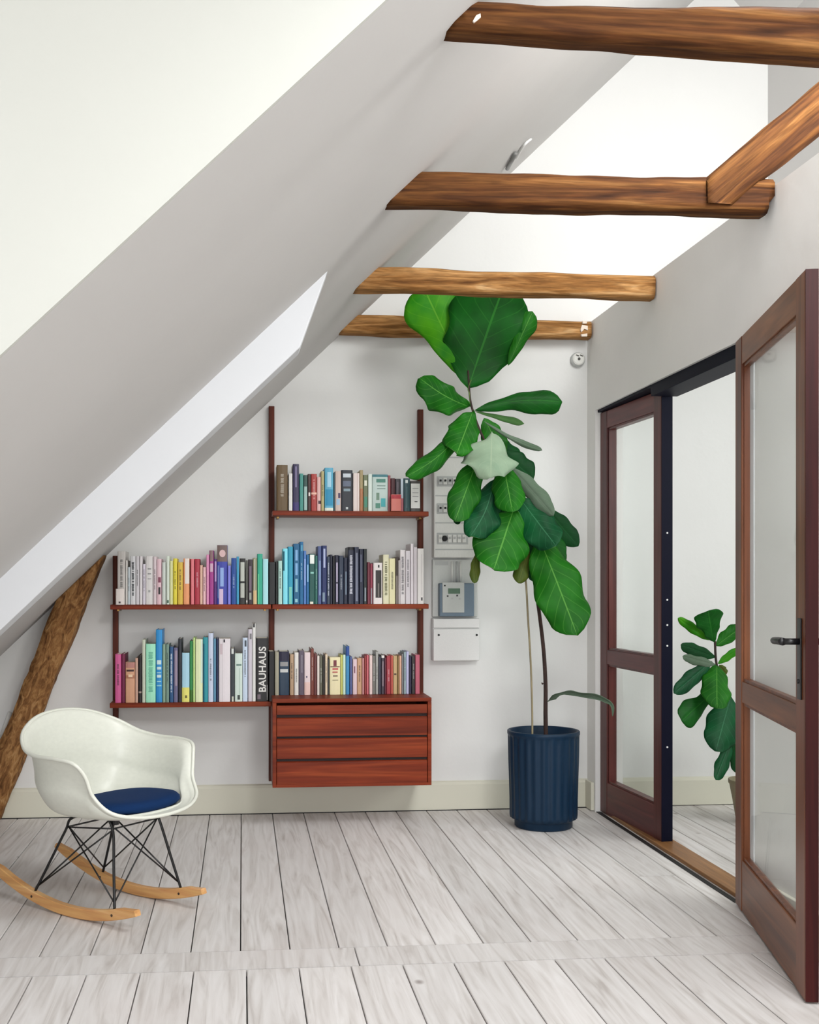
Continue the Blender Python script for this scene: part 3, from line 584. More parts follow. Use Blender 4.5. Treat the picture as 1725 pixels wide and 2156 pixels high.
def cover_mesh(w, h, dp, r):
    t = min(.0022, w * .22); mb = MB(); bulge = min(.004, w * .22)
    # U section seen from above: spine rounded towards the viewer (-y)
    outer = [(-w/2, dp), (-w/2, bulge)] + [(-w/2 * math.cos(a), bulge - bulge * math.sin(a)) for a in (math.pi/8, math.pi/4, math.pi/2, 3*math.pi/4, 7*math.pi/8)] + [(w/2, bulge), (w/2, dp)]
    inner = [(w/2 - t, dp), (w/2 - t, bulge + t), (-w/2 + t, bulge + t), (-w/2 + t, dp)]
    poly = outer + inner
    n = len(poly); no = len(outer)
    vs = [(x, y, 0) for x, y in poly] + [(x, y, h) for x, y in poly]
    fs = [(i, (i + 1) % n, n + (i + 1) % n, n + i) for i in range(n)]
    for z in (0, n):
        q = [(0, 1, no + 2, no + 3), tuple(range(1, no - 1)) + (no + 1, no + 2), (no - 2, no - 1, no, no + 1)]
        for f in q: fs.append(tuple(z + i for i in f) if z else tuple(i for i in f)[::-1])
    mb.add(vs, fs); return mb
ORD = ['', 'first','second','third','fourth','fifth','sixth','seventh','eighth','ninth','tenth','eleventh','twelfth','thirteenth','fourteenth','fifteenth','sixteenth','seventeenth','eighteenth','nineteenth','twentieth']
def ordn(i):
    if i <= 20: return ORD[i]
    return {2: 'twenty-', 3: 'thirty-', 4: 'forty-'}[i // 10] + ORD[i % 10] if i % 10 else {30: 'thirtieth', 40: 'fortieth'}[i]
labels = {}; pend = []
def text_mesh(body, size, extr):
    cu = bpy.data.curves.new('t', 'FONT'); cu.body = body; cu.size = size; cu.extrude = extr; cu.align_x = 'CENTER'; cu.align_y = 'CENTER'; cu.offset = size * .02
    cu.space_character = 1.03
    o = bpy.data.objects.new('t', cu); COL.objects.link(o); bpy.context.view_layer.update()
    me = bpy.data.meshes.new_from_object(o.evaluated_get(bpy.context.evaluated_depsgraph_get())); bpy.data.objects.remove(o); bpy.data.curves.remove(cu)
    return me
def make_book(key, i, rec, y=YS + .004, zb=None):
    u0, u1, vt, rgb, cname, marks = rec
    sh, z0, vb = shelves[key]
    if zb is not None: z0 = zb
    xa = aty(u0, 1222, y).x; xb = aty(u1, 1222, y).x; w = xb - xa; h = aty((u0 + u1) / 2, vt, y).z - z0
    dp = min(.165, max(.105, h * .7)) if zb is None else .02
    r = random.Random(sum(map(ord, key)) * 100 + i)
    yy = y + (r.random() * .006 if zb is None else 0)
    t = thing('book', ((xa + xb) / 2, yy, z0 + .0005), 0)
    w -= .0006
    m = book_colmat(rgb)
    cover_mesh(w, h, dp, 0).build('cover', m, t)
    tt = min(.0022, w * .22)
    MB().box((-w/2 + tt, .0065, .0025), (w/2 - tt, dp - .003, h - .003)).build('page_block', PAGE, t)
    lum = sum(rgb) / 3
    def plate(x0, x1, a, b, col, nm, lift=.0006):
        mb = MB(); N_ = 4; bulge = min(.004, w * .22)
        xs = [x0 + (x1 - x0) * k / N_ for k in range(N_ + 1)]
        def yo(x):
            c = max(-1, min(1, -x / (w / 2))); return bulge - bulge * math.sqrt(max(0, 1 - c * c)) 
        vs = []
        for z in (a, b):
            for x in xs: vs.append((x, yo(x) - lift, z))
        for z in (a, b):
            for x in xs: vs.append((x, yo(x) + .0012, z))
        n = N_ + 1
        fs = [(k, k + 1, n + k + 1, n + k) for k in range(N_)] + [(2*n + k, 3*n + k, 3*n + k + 1, 2*n + k + 1) for k in range(N_)]
        fs += [(k, 2*n + k, 2*n + k + 1, k + 1) for k in range(N_)] + [(n + k, n + k + 1, 3*n + k + 1, 3*n + k) for k in range(N_)] + [(0, n, 3*n, 2*n), (n - 1, 3*n - 1, 4*n - 1, 2*n - 1)]
        mb.add(vs, fs); return mb
    lab = 0
    for mk in marks:
        if mk == 't' or mk[0] == 'T':
            strong = mk != 't'
            col = mk[1] if strong else (tuple(int(c * .62) for c in rgb) if lum > 120 else tuple(min(255, int(c * .5 + 120)) for c in rgb))
            a = .18 if strong else .3 + r.random() * .1; bnd = .86 if strong else .62 + r.random() * .25
            mb = MB(); zz = h * a; hw = w * (.24 if strong else .17)
            while zz < h * bnd:
                ln = .0018 + r.random() * .0035
                q = plate(-hw * (.7 + .3 * r.random()), hw * (.7 + .3 * r.random()), zz, zz + ln, col, 'x'); mb.add(q.v, q.f)
                zz += ln + .0012 + (.005 if r.random() < .14 else 0)
            mb.build('spine_lettering', plain(col, .5, 'spine_ink'), t)
        elif mk == 'B':
            me = text_mesh('BAUHAUS', .052, .0004); o = bpy.data.objects.new('spine_title', me); COL.objects.link(o)
            me.materials.append(plain((226, 224, 220), .5, 'title_ink')); o.parent = t
            zc = (aty(552, 1457, y).z + aty(552, 1362, y).z) / 2 - z0
            vx = [p.co for p in me.vertices]; mnx = min(p.x for p in vx); mxx = max(p.x for p in vx); mny = min(p.y for p in vx); mxy = max(p.y for p in vx)
            Lt = aty(552, 1362, y).z - aty(552, 1457, y).z; Ht = 15.5 * 5.45 / 2400
            sx = Lt / (mxx - mnx); sy = Ht / (mxy - mny)
            for p in me.vertices:
                X, Y, Z = (p.co.x - (mnx + mxx) / 2) * sx, (p.co.y - (mny + mxy) / 2) * sy, p.co.z
                p.co = (-Y + .0015, -.0011 - Z * 1.0, X + zc)
            bb = plate(-w * .38, -w * .12, h * .035, h * .11, (120, 105, 115), 'x'); bb.build('publisher_mark', plain((120, 105, 115), .5, 'mark'), t)
            bb = plate(w * .40, w * .43, h * .02, h * .26, (200, 198, 195), 'x'); bb.build('spine_rule', plain((200, 198, 195), .5, 'mark'), t)
        elif mk[0] == 'r':
            _, a0, a1, h0, h1, col = mk; lab += 1
            x0 = -w/2 + w * a0 + .0002; x1 = -w/2 + w * a1 - .0002
            plate(x0, x1, h * h0 + .0004, h * h1 - .0004, col, 'x', .0005 + .00025 * lab).build('spine_label', plain(col, .5, 'label_paper'), t)
        elif mk[0] == 'o':
            _, cx, cz, rr, col = mk; R_ = w * rr
            mb = MB(); pts = [(-w/2 + w * cx + R_ * math.cos(q * math.pi / 10), h * cz + R_ * 1.2 * math.sin(q * math.pi / 10)) for q in range(20)]
            mb.prism(pts, 1, -.0018, .003); mb.build('spine_label', plain(col, .5, 'label_paper'), t)
    tag(t, None, 'book', {'T': 'books on the top shelf', 'ML': 'books on the middle left shelf', 'MR': 'books on the middle right shelf', 'LL': 'books on the lower left shelf', 'LR': 'books on top of the drawer cabinet'}[key])
    return t, w, h
allb = []
for key, L_ in B.items():
    n = len(L_)
    hs = []
    for i, rec in enumerate(L_):
        t, w, h = make_book(key, i, rec)
        cname = rec[4]; sh = shelves[key][0]
        lw = 'slim ' if w < .0125 and 'wide' not in cname else ''
        left = L_[i - 1][4] if i else None; right = L_[i + 1][4] if i < n - 1 else None
        base = f'{lw}{cname} book on the {sh}'
        if left is None: c1 = base + ', at its left end'; c2 = c1
        elif right is None: c1 = base + ', at its right end'; c2 = c1
        else: c1 = base + f', right of a {left} one'; c2 = base + f', between a {left} and a {right} one'
        pend.append((t, c1, c2, base, i + 1, n))
from collections import Counter
cnt1 = Counter(p[2] for p in pend)
for t, c1, c2, base, i, n in pend:
    s = c2
    if cnt1[c2] > 1 or len(c2.split()) > 16:
        s = c1 if len(c1.split()) <= 16 and Counter(p[1] for p in pend)[c1] == 1 else base + f', {ordn(i)} from the left'
    t['label'] = s
t, w, h = make_book('T', 90, (823, 844, 1042, (232, 134, 122), 'coral', [('r', 0, 1, .74, .98, (190, 60, 70))]), y=YS - .0 + .0, zb=ZT)
t.location.y = YS - .022 + .003; t['label'] = 'small coral booklet standing in front of the taller books on the top shelf'
t, w, h = make_book('ML', 91, (244.5, 262, 1240, (230, 220, 214), 'small pale', [('r', .35, .6, .08, .2, (70, 60, 60))]), y=YS, zb=ZM)
t.location.y = YS - .022 + .003; t['label'] = 'small pale booklet standing in front of the books at the far left, middle shelf'

# ---------------------------------------------------------------- fuse box, meter, junction box
def wbox(name, u0, u1, v0, v1, dpt, label, cat):
    yf = D - dpt; a = aty(u0, v1, yf); b = aty(u1, v0, yf)
    t = thing(name, ((a.x + b.x) / 2, D, a.z), 0, label, cat)
    return t, yf, a, b
def px(t, u0, u1, v0, v1, y):      # local rectangle on a wall-parallel plane
    a = aty(u0, v1, y); b = aty(u1, v0, y); o = t.location
    return a.x - o.x, b.x - o.x, a.z - o.z, b.z - o.z
M_grey = plain((194, 196, 194), .5, 'grey_plastic'); M_ltw = plain((236, 236, 231), .5, 'off_white_plastic'); M_bluegrey = plain((112, 132, 148), .45, 'blue_grey_plastic')
t, yf, a, b = wbox('fuse_box', 914, 1003, 948, 1174, .075, 'tall off-white fuse box with breaker rows, partly hidden by the plant', 'fuse box')
x0, x1, z0, z1 = px(t, 914, 1003, 948, 1174, yf)
MB().box((x0, yf - D, 0), (x1, 0, z1)).build('housing', M_ltw, t, bevel=.006)
for v0, v1, kind in ((1003, 1024, 0), (1060, 1082, 0), (1122, 1146, 1)):
    q = px(t, 920, 997 if not kind else 986, v0, v1, yf)
    MB().box((q[0], yf - D - .002, q[2]), (q[1], yf - D + .01, q[3])).build('breaker_window', M_grey, t, bevel=.002)
    for k in range(7):
        uu = 923 + k * 10
        if kind and k in (1, 6): continue
        c = px(t, uu, uu + 8, v0 + 2, v1 - 2, yf)
        br_ = MB().box((c[0], yf - D - .010, c[2] + .004), (c[1], yf - D - .002, c[3] - .004)).build('breaker', M_ltw if k % 2 or kind else plain((206, 208, 206), .5, 'pale_grey_plastic'), t, bevel=.0015)
        cm = (c[0] + c[1]) / 2; zc_ = (c[2] + c[3]) / 2
        MB().box((cm - .005, yf - D - .017, zc_ - .002), (cm + .005, yf - D - .010, zc_ + .008)).build('switch', M_black if not kind else M_grey, br_, bevel=.001)
q = px(t, 929, 943, 1127, 1141, yf)
MB().lathe([(.014, 0), (.014, .008), (.010, .012)], 20).xf(Matrix.Rotation(math.pi / 2, 4, 'X')).build('rotary_knob', M_black, t, loc=((q[0] + q[1]) / 2, yf - D - .002, (q[2] + q[3]) / 2))
for v in (962, 1043, 1100, 1156):
    q = px(t, 917, 1000, v, v + 2, yf); MB().box((q[0], yf - D - .0015, q[2]), (q[1], yf - D + .005, q[3])).build('cover_seam', M_grey, t)
t, yf, a, b = wbox('electricity_meter', 911, 1006, 1178, 1299, .03, 'electricity meter with small green display on an off-white wall panel', 'electricity meter')
x0, x1, z0, z1 = px(t, 911, 1006, 1178, 1299, yf)
MB().box((x0, yf - D, 0), (x1, 0, z1)).build('mounting_panel', plain((214, 216, 212), .5, 'panel_plastic'), t, bevel=.004)
q = px(t, 926, 999, 1228, 1298, yf - .05); mt = MB().box((q[0], yf - D - .05, q[2]), (q[1], yf - D, q[3])).build('meter_housing', M_bluegrey, t, bevel=.005)
q = px(t, 932, 978, 1226, 1290, yf - .058); fc = MB().box((q[0], yf - D - .058, q[2]), (q[1], yf - D - .05, q[3])).build('face_plate', plain((204, 208, 204), .5, 'meter_face'), mt, bevel=.002)
q = px(t, 944, 969, 1239, 1250, yf - .06); MB().box((q[0], yf - D - .0605, q[2]), (q[1], yf - D - .056, q[3])).build('display', plain((88, 120, 96), .25, 'green_lcd'), mt)
for u, v in ((943, 1255), (963, 1254), (969, 1261), (953, 1260), (937, 1233)):
    q = px(t, u - 1.6, u + 1.6, v - 1.6, v + 1.6, yf - .06); MB().box((q[0], yf - D - .060, q[2]), (q[1], yf - D - .057, q[3])).build('button', M_grey if v > 1258 else M_black, mt)
for u in (949, 959, 967):
    q = px(t, u, u + 5, 1182, 1227, yf); MB().tube([((q[0] + q[1]) / 2, yf - D - .008, q[2]), ((q[0] + q[1]) / 2, yf - D - .008, q[3])], .005, 8).build('cable', M_ltw if u != 959 else M_grey, t, smooth=True)
q = px(t, 917, 944, 1182, 1190, yf); MB().box((q[0], yf - D - .002, q[2]), (q[1], yf - D, q[3])).build('sticker', M_grey, t)
t, yf, a, b = wbox('junction_box', 912, 1011, 1302, 1392, .07, 'plain white lidded junction box at the bottom of the fuse boxes', 'junction box')
x0, x1, z0, z1 = px(t, 912, 1011, 1302, 1392, yf)
zs = px(t, 0, 1, 1327, 1327, yf)[2]
MB().box((x0, yf - D + .012, 0), (x1, 0, z1)).build('base', M_white, t, bevel=.004)
MB().box((x0 + .002, yf - D, .001), (x1 - .002, yf - D + .012, zs - .002)).build('lid', M_white, t, bevel=.004)
MB().box((x0 + .002, yf - D, zs + .002), (x1 - .002, yf - D + .012, z1 - .001)).build('top_cover', M_white, t, bevel=.004)
for u in (924, 1004):
    q = px(t, u - 2.6, u + 2.6, 1334, 1340, yf)
    MB().lathe([(.0055, 0), (.0055, .003)], 14).xf(Matrix.Rotation(math.pi / 2, 4, 'X')).build('screw', M_black, t, loc=((q[0] + q[1]) / 2, yf - D, (q[2] + q[3]) / 2))

# round wall device below the farthest beam
c = aty(1219, 756, D - .03)
t = thing('wall_alarm', (c.x, D, c.z), 0, 'small round white wall alarm under the farthest beam near the corner', 'alarm')
RX = Matrix.Rotation(math.pi / 2, 4, 'X')
MB().lathe([(.037, 0), (.037, .016), (.033, .024)], 32).xf(RX).build('backplate', M_grey, t, smooth=False)
MB().lathe([(.030, .024), (.030, .030), (.024, .034), (.001, .035)], 32).xf(RX).build('cover', M_ltw, t)
MB().lathe([(.007, .034), (.007, .038)], 16).xf(RX).build('test_button', plain((70, 68, 62), .5, 'dark_grey_plastic'), t)
for k, a in enumerate((70, 100)):
    MB().box((-.008, -.0375, -.002), (.008, -.034, .002)).build('slot', plain((70, 68, 62), .5, 'dark_grey_plastic'), t, loc=(.012 - .02 * k, 0, .017), rot=(0, math.radians(20), 0))
# conduit and socket at the left edge behind the leaning post
p = aty(22, 1500, D - .02); q = aty(2, 1556, D - .02)
tag(MB().tube([p, (p + q) / 2, q], .011, 10).build('cable_conduit', M_ltw, None, smooth=True), 'short white slanted cable conduit beside the leaning post', 'conduit')
c = aty(4, 1566, D - .03); t = thing('wall_socket', (c.x, D, c.z), 0, 'small white wall socket at the left edge beside the leaning post', 'socket')
MB().box((-.04, -.03, -.03), (.03, 0, .025)).build('housing', M_ltw, t, bevel=.004)
MB().lathe([(.005, 0), (.005, .002)], 10).xf(RX).build('hole', M_black, t, loc=(0, -.03, -.01))
# grey rod and white loop high on the gable
def onroof(u, v, off=.012):
    r = ray(u, v); t = (RA - CAMH) / (r.z - RB * r.x); p = Vector((r.x * t, r.y * t, CAMH + r.z * t))
    return p + Vector((.69, 0, -.72)) * off
t = tag(MB().tube([onroof(1065, 351), onroof(1082, 319)], .010, 10).build('metal_rod', plain((128, 128, 126), .4, 'grey_steel'), None, smooth=True), 'short grey metal rod high on the white roof slope, just above the second beam', 'rod')
pts = [onroof(u, v, .008) for u, v in ((1086, 330), (1094, 314), (1104, 300), (1116, 290))]
tag(MB().tube(catmull(pts, 4), .006, 8).build('wall_cable', M_white, None, smooth=True), 'white curved cable beside the grey rod high on the roof slope', 'cable')

# ---------------------------------------------------------------- rocking chair
CC = Vector((-.471, 4.090, 0)); CR = math.atan2(-.26, .308)
chair = thing('rocking_chair', CC, CR, 'white moulded shell armchair on black wire legs and light wooden rockers', 'chair')
R_ = [(.285,0,.335),(.272,.12,.342),(.232,.205,.366),(.182,.238,.42),(.166,.258,.487),(.138,.284,.530),(.066,.299,.541),(-.04,.297,.543),(-.122,.272,.560),(-.19,.218,.603),(-.235,.12,.642),(-.25,0,.655)]
Q_ = [(.225,0,.335),(.215,.11,.337),(.185,.165,.342),(.145,.19,.348),(.11,.20,.35),(.07,.205,.35),(.01,.21,.35),(-.06,.205,.35),(-.115,.185,.355),(-.155,.15,.36),(-.18,.08,.365),(-.19,0,.37)]
DZ = .022
R_ = [(x, y, z + DZ) for x, y, z in R_]; Q_ = [(x, y, z + DZ) for x, y, z in Q_]
C0 = Vector((.03, 0, .322 + DZ))
def fullring(P):
    half = [Vector(p) for p in P]; other = [Vector((p.x, -p.y, p.z)) for p in half[1:-1]][::-1]
    return half + other
NPH = 7
Rr = catmull(fullring(R_), NPH, True); Qq = catmull(fullring(Q_), NPH, True)
def sect(k):
    R1, Q1 = Rr[k], Qq[k]
    side = min(1, max(0, abs(Q1.y) / .2)); arm = 1 if R1.z > .5 else max(0, (R1.z - .38) / .12)
    f = max(0, min(1, arm))
    L = lambda a, b: Q1 + Vector(((R1.x - Q1.x) * a, (R1.y - Q1.y) * a, (R1.z - Q1.z) * b))
    A = C0.lerp(Q1, .55); A.z = C0.z + .004
    B_ = C0.lerp(Q1, .88); B_.z = C0.z + (Q1.z - C0.z) * .45
    pts = [C0, A, B_, L(.18 * f + .1, .16 * f + .12), L(.36 * f + .1 * (1 - f), .52), L(.54, .86 * f + .62 * (1 - f)), L(.74, .99 * f + .85 * (1 - f)), R1]
    return catmull(pts, 5)
secs = [sect(k) for k in range(len(Rr))]
nk = len(secs); ns = len(secs[0])
vs = [C0]; fs = []
for s_ in secs: vs += s_[1:]
m = ns - 1
for k in range(nk):
    k2 = (k + 1) % nk
    fs.append((0, 1 + k * m, 1 + k2 * m))
    for j in range(m - 1): fs.append((1 + k * m + j, 1 + k * m + j + 1, 1 + k2 * m + j + 1, 1 + k2 * m + j))
sh = MB(); sh.add(vs, fs); so = sh.build('seat_shell', M_shell, chair, smooth=True)
sm = so.modifiers.new('smooth', 'SMOOTH'); sm.iterations = 3; sm.factor = .5
sd = so.modifiers.new('thick', 'SOLIDIFY'); sd.thickness = .007; sd.offset = -1
ss = so.modifiers.new('sub', 'SUBSURF'); ss.levels = 1; ss.render_levels = 1
# rim bead
rb = MB(); rr_ = [Vector(p) for p in Rr]
nr = len(rr_); seg = 8; vv = []
for i, p in enumerate(rr_):
    t_ = (rr_[(i + 1) % nr] - rr_[i - 1]).normalized(); n_ = t_.cross(Vector((0, 0, 1))).normalized(); b_ = t_.cross(n_)
    for k in range(seg):
        a = 2 * math.pi * k / seg; vv.append(p + (n_ * math.cos(a) + b_ * math.sin(a)) * .0065)
rb.add(vv, [(i * seg + k, i * seg + (k + 1) % seg, ((i + 1) % nr) * seg + (k + 1) % seg, ((i + 1) % nr) * seg + k) for i in range(nr) for k in range(seg)])
rb.build('shell_rim', M_shell, chair, smooth=True)
# cushion
cu = MB(); out = []
for k in range(len(Qq)):
    an = 2 * math.pi * k / len(Qq); ca_, sa_ = math.cos(an), math.sin(an)
    sx = math.copysign(abs(ca_) ** .8, ca_) * (.135 if ca_ > 0 else .185); sy = math.copysign(abs(sa_) ** .8, sa_) * .192
    out.append((Vector((.105 + sx, sy, 0)), .35 + DZ))
nz = [(-.0, .60), (.004, .93), (.014, 1.0), (.026, .99), (.036, .93), (.042, .78), (.045, .45), (.046, .15)]
vv = []
for dz, s_ in nz:
    for (p, qz) in out:
        P = Vector((.10, 0, 0)) + (p - Vector((.10, 0, 0))) * s_
        vv.append(Vector((P.x, P.y, .330 + DZ + .030 * min(1, (P.y / .19) ** 2 + max(0, (P.x - .05) / .2) ** 2) * .35 + dz)))
n = len(out)
cu.add(vv, [(i * n + k, i * n + (k + 1) % n, (i + 1) * n + (k + 1) % n, (i + 1) * n + k) for i in range(len(nz) - 1) for k in range(n)] + [tuple(range(n))[::-1], tuple(range((len(nz) - 1) * n, len(nz) * n))])
M_cush = plain((18, 48, 92), .9, 'navy_felt', spec=.15)
tag(cu.build('seat_cushion', M_cush, None, smooth=True, loc=CC, rot=(0, 0, CR)), 'flat navy blue seat pad lying on the white rocking chair', 'cushion')
# rockers
def rocker_z(x): return .56 * x * x
for s in (-1, 1):
    y0 = s * .16; mb = MB(); N_ = 36; vv = []
    for i in range(N_ + 1):
        x = -.455 + (.31 + .455) * i / N_; ed = min(1, min(i, N_ - i) / 7 + .55)
        hh = .036 * ed; z = rocker_z(x) + .001
        nx = -2 * .56 * x; ln = math.hypot(nx, 1)
        for (dy, dz) in ((-.013, .003), (-.010, 0), (.010, 0), (.013, .003), (.013, hh - .003), (.010, hh), (-.010, hh), (-.013, hh - .003)):
            vv.append(Vector((x + nx / ln * dz, y0 + dy, z + dz / ln)))
    mb.add(vv, [(i * 8 + k, i * 8 + (k + 1) % 8, (i + 1) * 8 + (k + 1) % 8, (i + 1) * 8 + k) for i in range(N_) for k in range(8)] + [tuple(range(8))[::-1], tuple(range(N_ * 8, N_ * 8 + 8))])
    rk = mb.build('rocker', M_rock, chair)
    for x in (-.2, .2):
        MB().lathe([(.0045, 0), (.0045, .002)], 12).xf(RX).build('bolt', plain((60, 44, 34), .4, 'bolt_steel'), rk, loc=(x, y0 - .0125, rocker_z(x) + .019))
# wire legs
F = {k: Vector((x, y, rocker_z(x) + .030)) for k, (x, y) in {'nr': (-.2, -.16), 'nf': (.2, -.16), 'fr': (-.2, .16), 'ff': (.2, .16)}.items()}
Tp = {'nr': Vector((-.085, -.115, .285)), 'nf': Vector((.135, -.105, .304)), 'fr': Vector((-.085, .115, .285)), 'ff': Vector((.135, .115, .304))}
for k in F:
    s = F[k]; e_ = Tp[k]; mid = s.lerp(e_, .97)
    MB().tube(catmull([s, s.lerp(e_, .5), mid, e_ + Vector((.03 if k[1] == 'r' else -.03, 0, .018 + DZ)), Vector((.03, e_.y * .55, .326 + DZ))], 5), .0048, 8).build('leg', M_black, chair, smooth=True)
nb = {'nr': ('nf', 'fr'), 'nf': ('nr', 'ff'), 'fr': ('ff', 'nr'), 'ff': ('fr', 'nf')}
for k in F:
    for j in nb[k]:
        a = F[k].lerp(Tp[k], .10); b_ = Tp[j]
        b2_ = Vector((b_.x, b_.y * .92, b_.z + .004))
        MB().tube([a, b2_], .0029, 6).build('brace_wire', M_black, chair, smooth=True)
ring = [Tp['nr'], Tp['nf'], Tp['ff'], Tp['fr'], Tp['nr']]
MB().tube([p + Vector((0, 0, .004)) for p in ring], .0030, 6).build('top_wire', M_black, chair, smooth=True)
for p in (Vector((.13, .09, 0)), Vector((.13, -.09, 0)), Vector((-.07, .09, 0)), Vector((-.07, -.09, 0))):
    z_top = .318 + DZ
    MB().lathe([(.013, z_top - .02), (.016, z_top)], 14, c=(p.x, p.y, 0)).build('shock_mount', M_black, chair)

# ---------------------------------------------------------------- plants
def leaf_mat(name, base, vein, dark, under=False):
    m, N, L, b = new(name); uv = N.new('ShaderNodeUVMap'); sp = N.new('ShaderNodeSeparateXYZ'); L.new(uv.outputs[0], sp.inputs[0])
    def mth(op, a, b_=None, c=None):
        n = N.new('ShaderNodeMath'); n.operation = op
        for i, q in enumerate((a, b_, c)):
            if q is None: continue
            if isinstance(q, (int, float)): n.inputs[i].default_value = q
            else: L.new(q, n.inputs[i])
        return n.outputs[0]
    t = mth('ABSOLUTE', mth('SUBTRACT', sp.outputs[1], .5))            # 0 at the midrib .. .5 edge
    mid = mth('LESS_THAN', t, .014)
    ph = mth('FRACT', mth('MULTIPLY', mth('SUBTRACT', sp.outputs[0], mth('MULTIPLY', t, .55)), 7.5))
    sv = mth('LESS_THAN', mth('ABSOLUTE', mth('SUBTRACT', ph, .5)), .035)
    vv_ = mth('MAXIMUM', mth('MULTIPLY', mid, .34), mth('MULTIPLY', sv, .15))
    tc = N.new('ShaderNodeTexCoord'); n = N.new('ShaderNodeTexNoise'); n.inputs['Scale'].default_value = 9; n.inputs['Detail'].default_value = 3; L.new(tc.outputs['Object'], n.inputs['Vector'])
    r = ramp(N, [(.3, lin(dark)), (.7, lin(base))]); L.new(n.outputs['Fac'], r.inputs[0])
    mx = N.new('ShaderNodeMixRGB'); L.new(vv_, mx.inputs[0]); L.new(r.outputs[0], mx.inputs[1]); mx.inputs[2].default_value = lin(vein)
    L.new(mx.outputs[0], b.inputs['Base Color']); b.inputs['Roughness'].default_value = .5 if not under else .75
    b.inputs['Specular IOR Level'].default_value = .16
    bp = N.new('ShaderNodeBump'); bp.inputs['Strength'].default_value = .5; bp.inputs['Distance'].default_value = .004; L.new(vv_, bp.inputs['Height']); L.new(bp.outputs[0], b.inputs['Normal'])
    b.inputs['Subsurface Weight'].default_value = 0
    return m
LM = {'d': leaf_mat('leaf_deep_green', (14, 92, 20), (60, 150, 50), (9, 68, 14)), 'b': leaf_mat('leaf_bright_green', (30, 108, 18), (130, 200, 90), (16, 80, 13)),
      'y': leaf_mat('leaf_backlit_yellow_green', (70, 146, 10), (120, 180, 50), (28, 116, 12)), 't': leaf_mat('leaf_dark_teal', (12, 84, 44), (80, 150, 110), (6, 52, 28)),  # yellow green is brightened to look backlit
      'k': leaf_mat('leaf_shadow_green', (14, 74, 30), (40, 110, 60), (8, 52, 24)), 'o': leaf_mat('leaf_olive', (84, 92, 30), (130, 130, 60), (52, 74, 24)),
      'g': leaf_mat('leaf_grey_underside', (152, 172, 146), (176, 190, 160), (128, 152, 128), True), 'u': leaf_mat('leaf_underside', (96, 140, 80), (140, 170, 110), (76, 122, 66), True),
      's': leaf_mat('leaf_dull_sage', (104, 122, 104), (130, 142, 124), (84, 104, 84), True)}
PROF = [(0, .0), (.03, .10), (.08, .22), (.16, .36), (.26, .47), (.36, .54), (.46, .64), (.58, .82), (.70, .96), (.80, 1.0), (.88, .93), (.94, .74), (.98, .45), (1.0, .04)]
PROF2 = [(0, .0), (.04, .22), (.12, .5), (.22, .72), (.34, .88), (.48, .98), (.6, 1.0), (.74, .95), (.86, .78), (.94, .5), (.98, .28), (1, .03)]
def pw_(P, t):
    for (a, x), (b_, y) in zip(P, P[1:]):
        if t <= b_: return x + (y - x) * ((t - a) / (b_ - a)) 
    return P[-1][1]
def leaf(parent, base, tip, wl, wr, y0, y1, mat, droop=.0, prof=PROF, cup=.25, wave=.05, seed=0, under='u', stem_to=None, curve=0, label=None, name='leaf', twist=0):
    """base/tip image points on planes y0/y1; wl/wr half widths in photo pixels; gives a real curved blade with thickness"""
    A = aty(base[0], base[1], y0); T_ = aty(tip[0], tip[1], y1); ax = T_ - A; L_ = ax.length
    view = Vector((SN, CS, 0)).normalized(); sidev = ax.cross(view).normalized()          # to the right of the axis
    nrm_ = sidev.cross(ax.normalized()).normalized()
    if nrm_.y > 0: nrm_ = -nrm_
    if twist: 
        q = Quaternion(ax.normalized(), math.radians(twist)); sidev = q @ sidev; nrm_ = q @ nrm_
    sc = ((y0 + y1) / 2) / FPX
    NS, NT = 26, 12; mb = MB(); vv = []; uvs = []
    rd = random.Random(seed); ph = rd.random() * 6; ph2 = rd.random() * 6
    for i in range(NS + 1):
        s = i / NS; w = pw_(prof, s)
        mid = A + ax * s + nrm_ * (droop * L_ * math.sin(math.pi * s)) + sidev * (curve * L_ * math.sin(math.pi * s))
        for j in range(NT + 1):
            t = j / NT * 2 - 1; hw = (wl if t < 0 else wr) * sc * w
            hw *= 1 + .075 * math.sin(s * 17 + ph + (2 if t > 0 else 0)) * (s > .1)
            off = sidev * (hw * t) - nrm_ * (cup * hw * t * t) + nrm_ * (wave * max(wl, wr) * sc * 1.5 * abs(t) ** 2 * math.sin(s * 15 + ph2 + 2.4 * (t > 0)))
            ridge = nrm_ * (-.004 * (1 - abs(t)) ** 6 * w)
            vv.append(mid + off + ridge); uvs.append((s, j / NT))
    n = NT + 1
    fs_ = [(i * n + j, i * n + j + 1, (i + 1) * n + j + 1, (i + 1) * n + j) for i in range(NS) for j in range(NT)]
    O = parent.location; mb.add([p - O for p in vv], fs_)
    o = mb.build(name, [LM[mat], LM[under], LM[under]], parent, smooth=True, fix=False)
    me = o.data; ul = me.uv_layers.new(name='UVMap')
    for p in me.polygons:
        for li in p.loop_indices: ul.data[li].uv = uvs[me.loops[li].vertex_index]
    # front faces must look at the nrm_ side
    if me.polygons[len(me.polygons) // 2].normal.dot(nrm_) < 0:
        me.flip_normals()
    sd = o.modifiers.new('thick', 'SOLIDIFY'); sd.thickness = .0016; sd.offset = -1; sd.material_offset = 1; sd.material_offset_rim = 1
    if label: o['label'] = label
    if stem_to is not None:
        a = A; b_ = Vector(stem_to); md = (a + b_) / 2 + Vector((0, -.004, .012))
        MB().tube([p - O for p in catmull([b_, md, a, A + ax * .08], 4)], .0028, 6).build('leaf_stalk', LM['y'] if mat in 'by' else plain((86, 110, 44), .5, 'stalk'), o if False else parent, smooth=True)
    return o
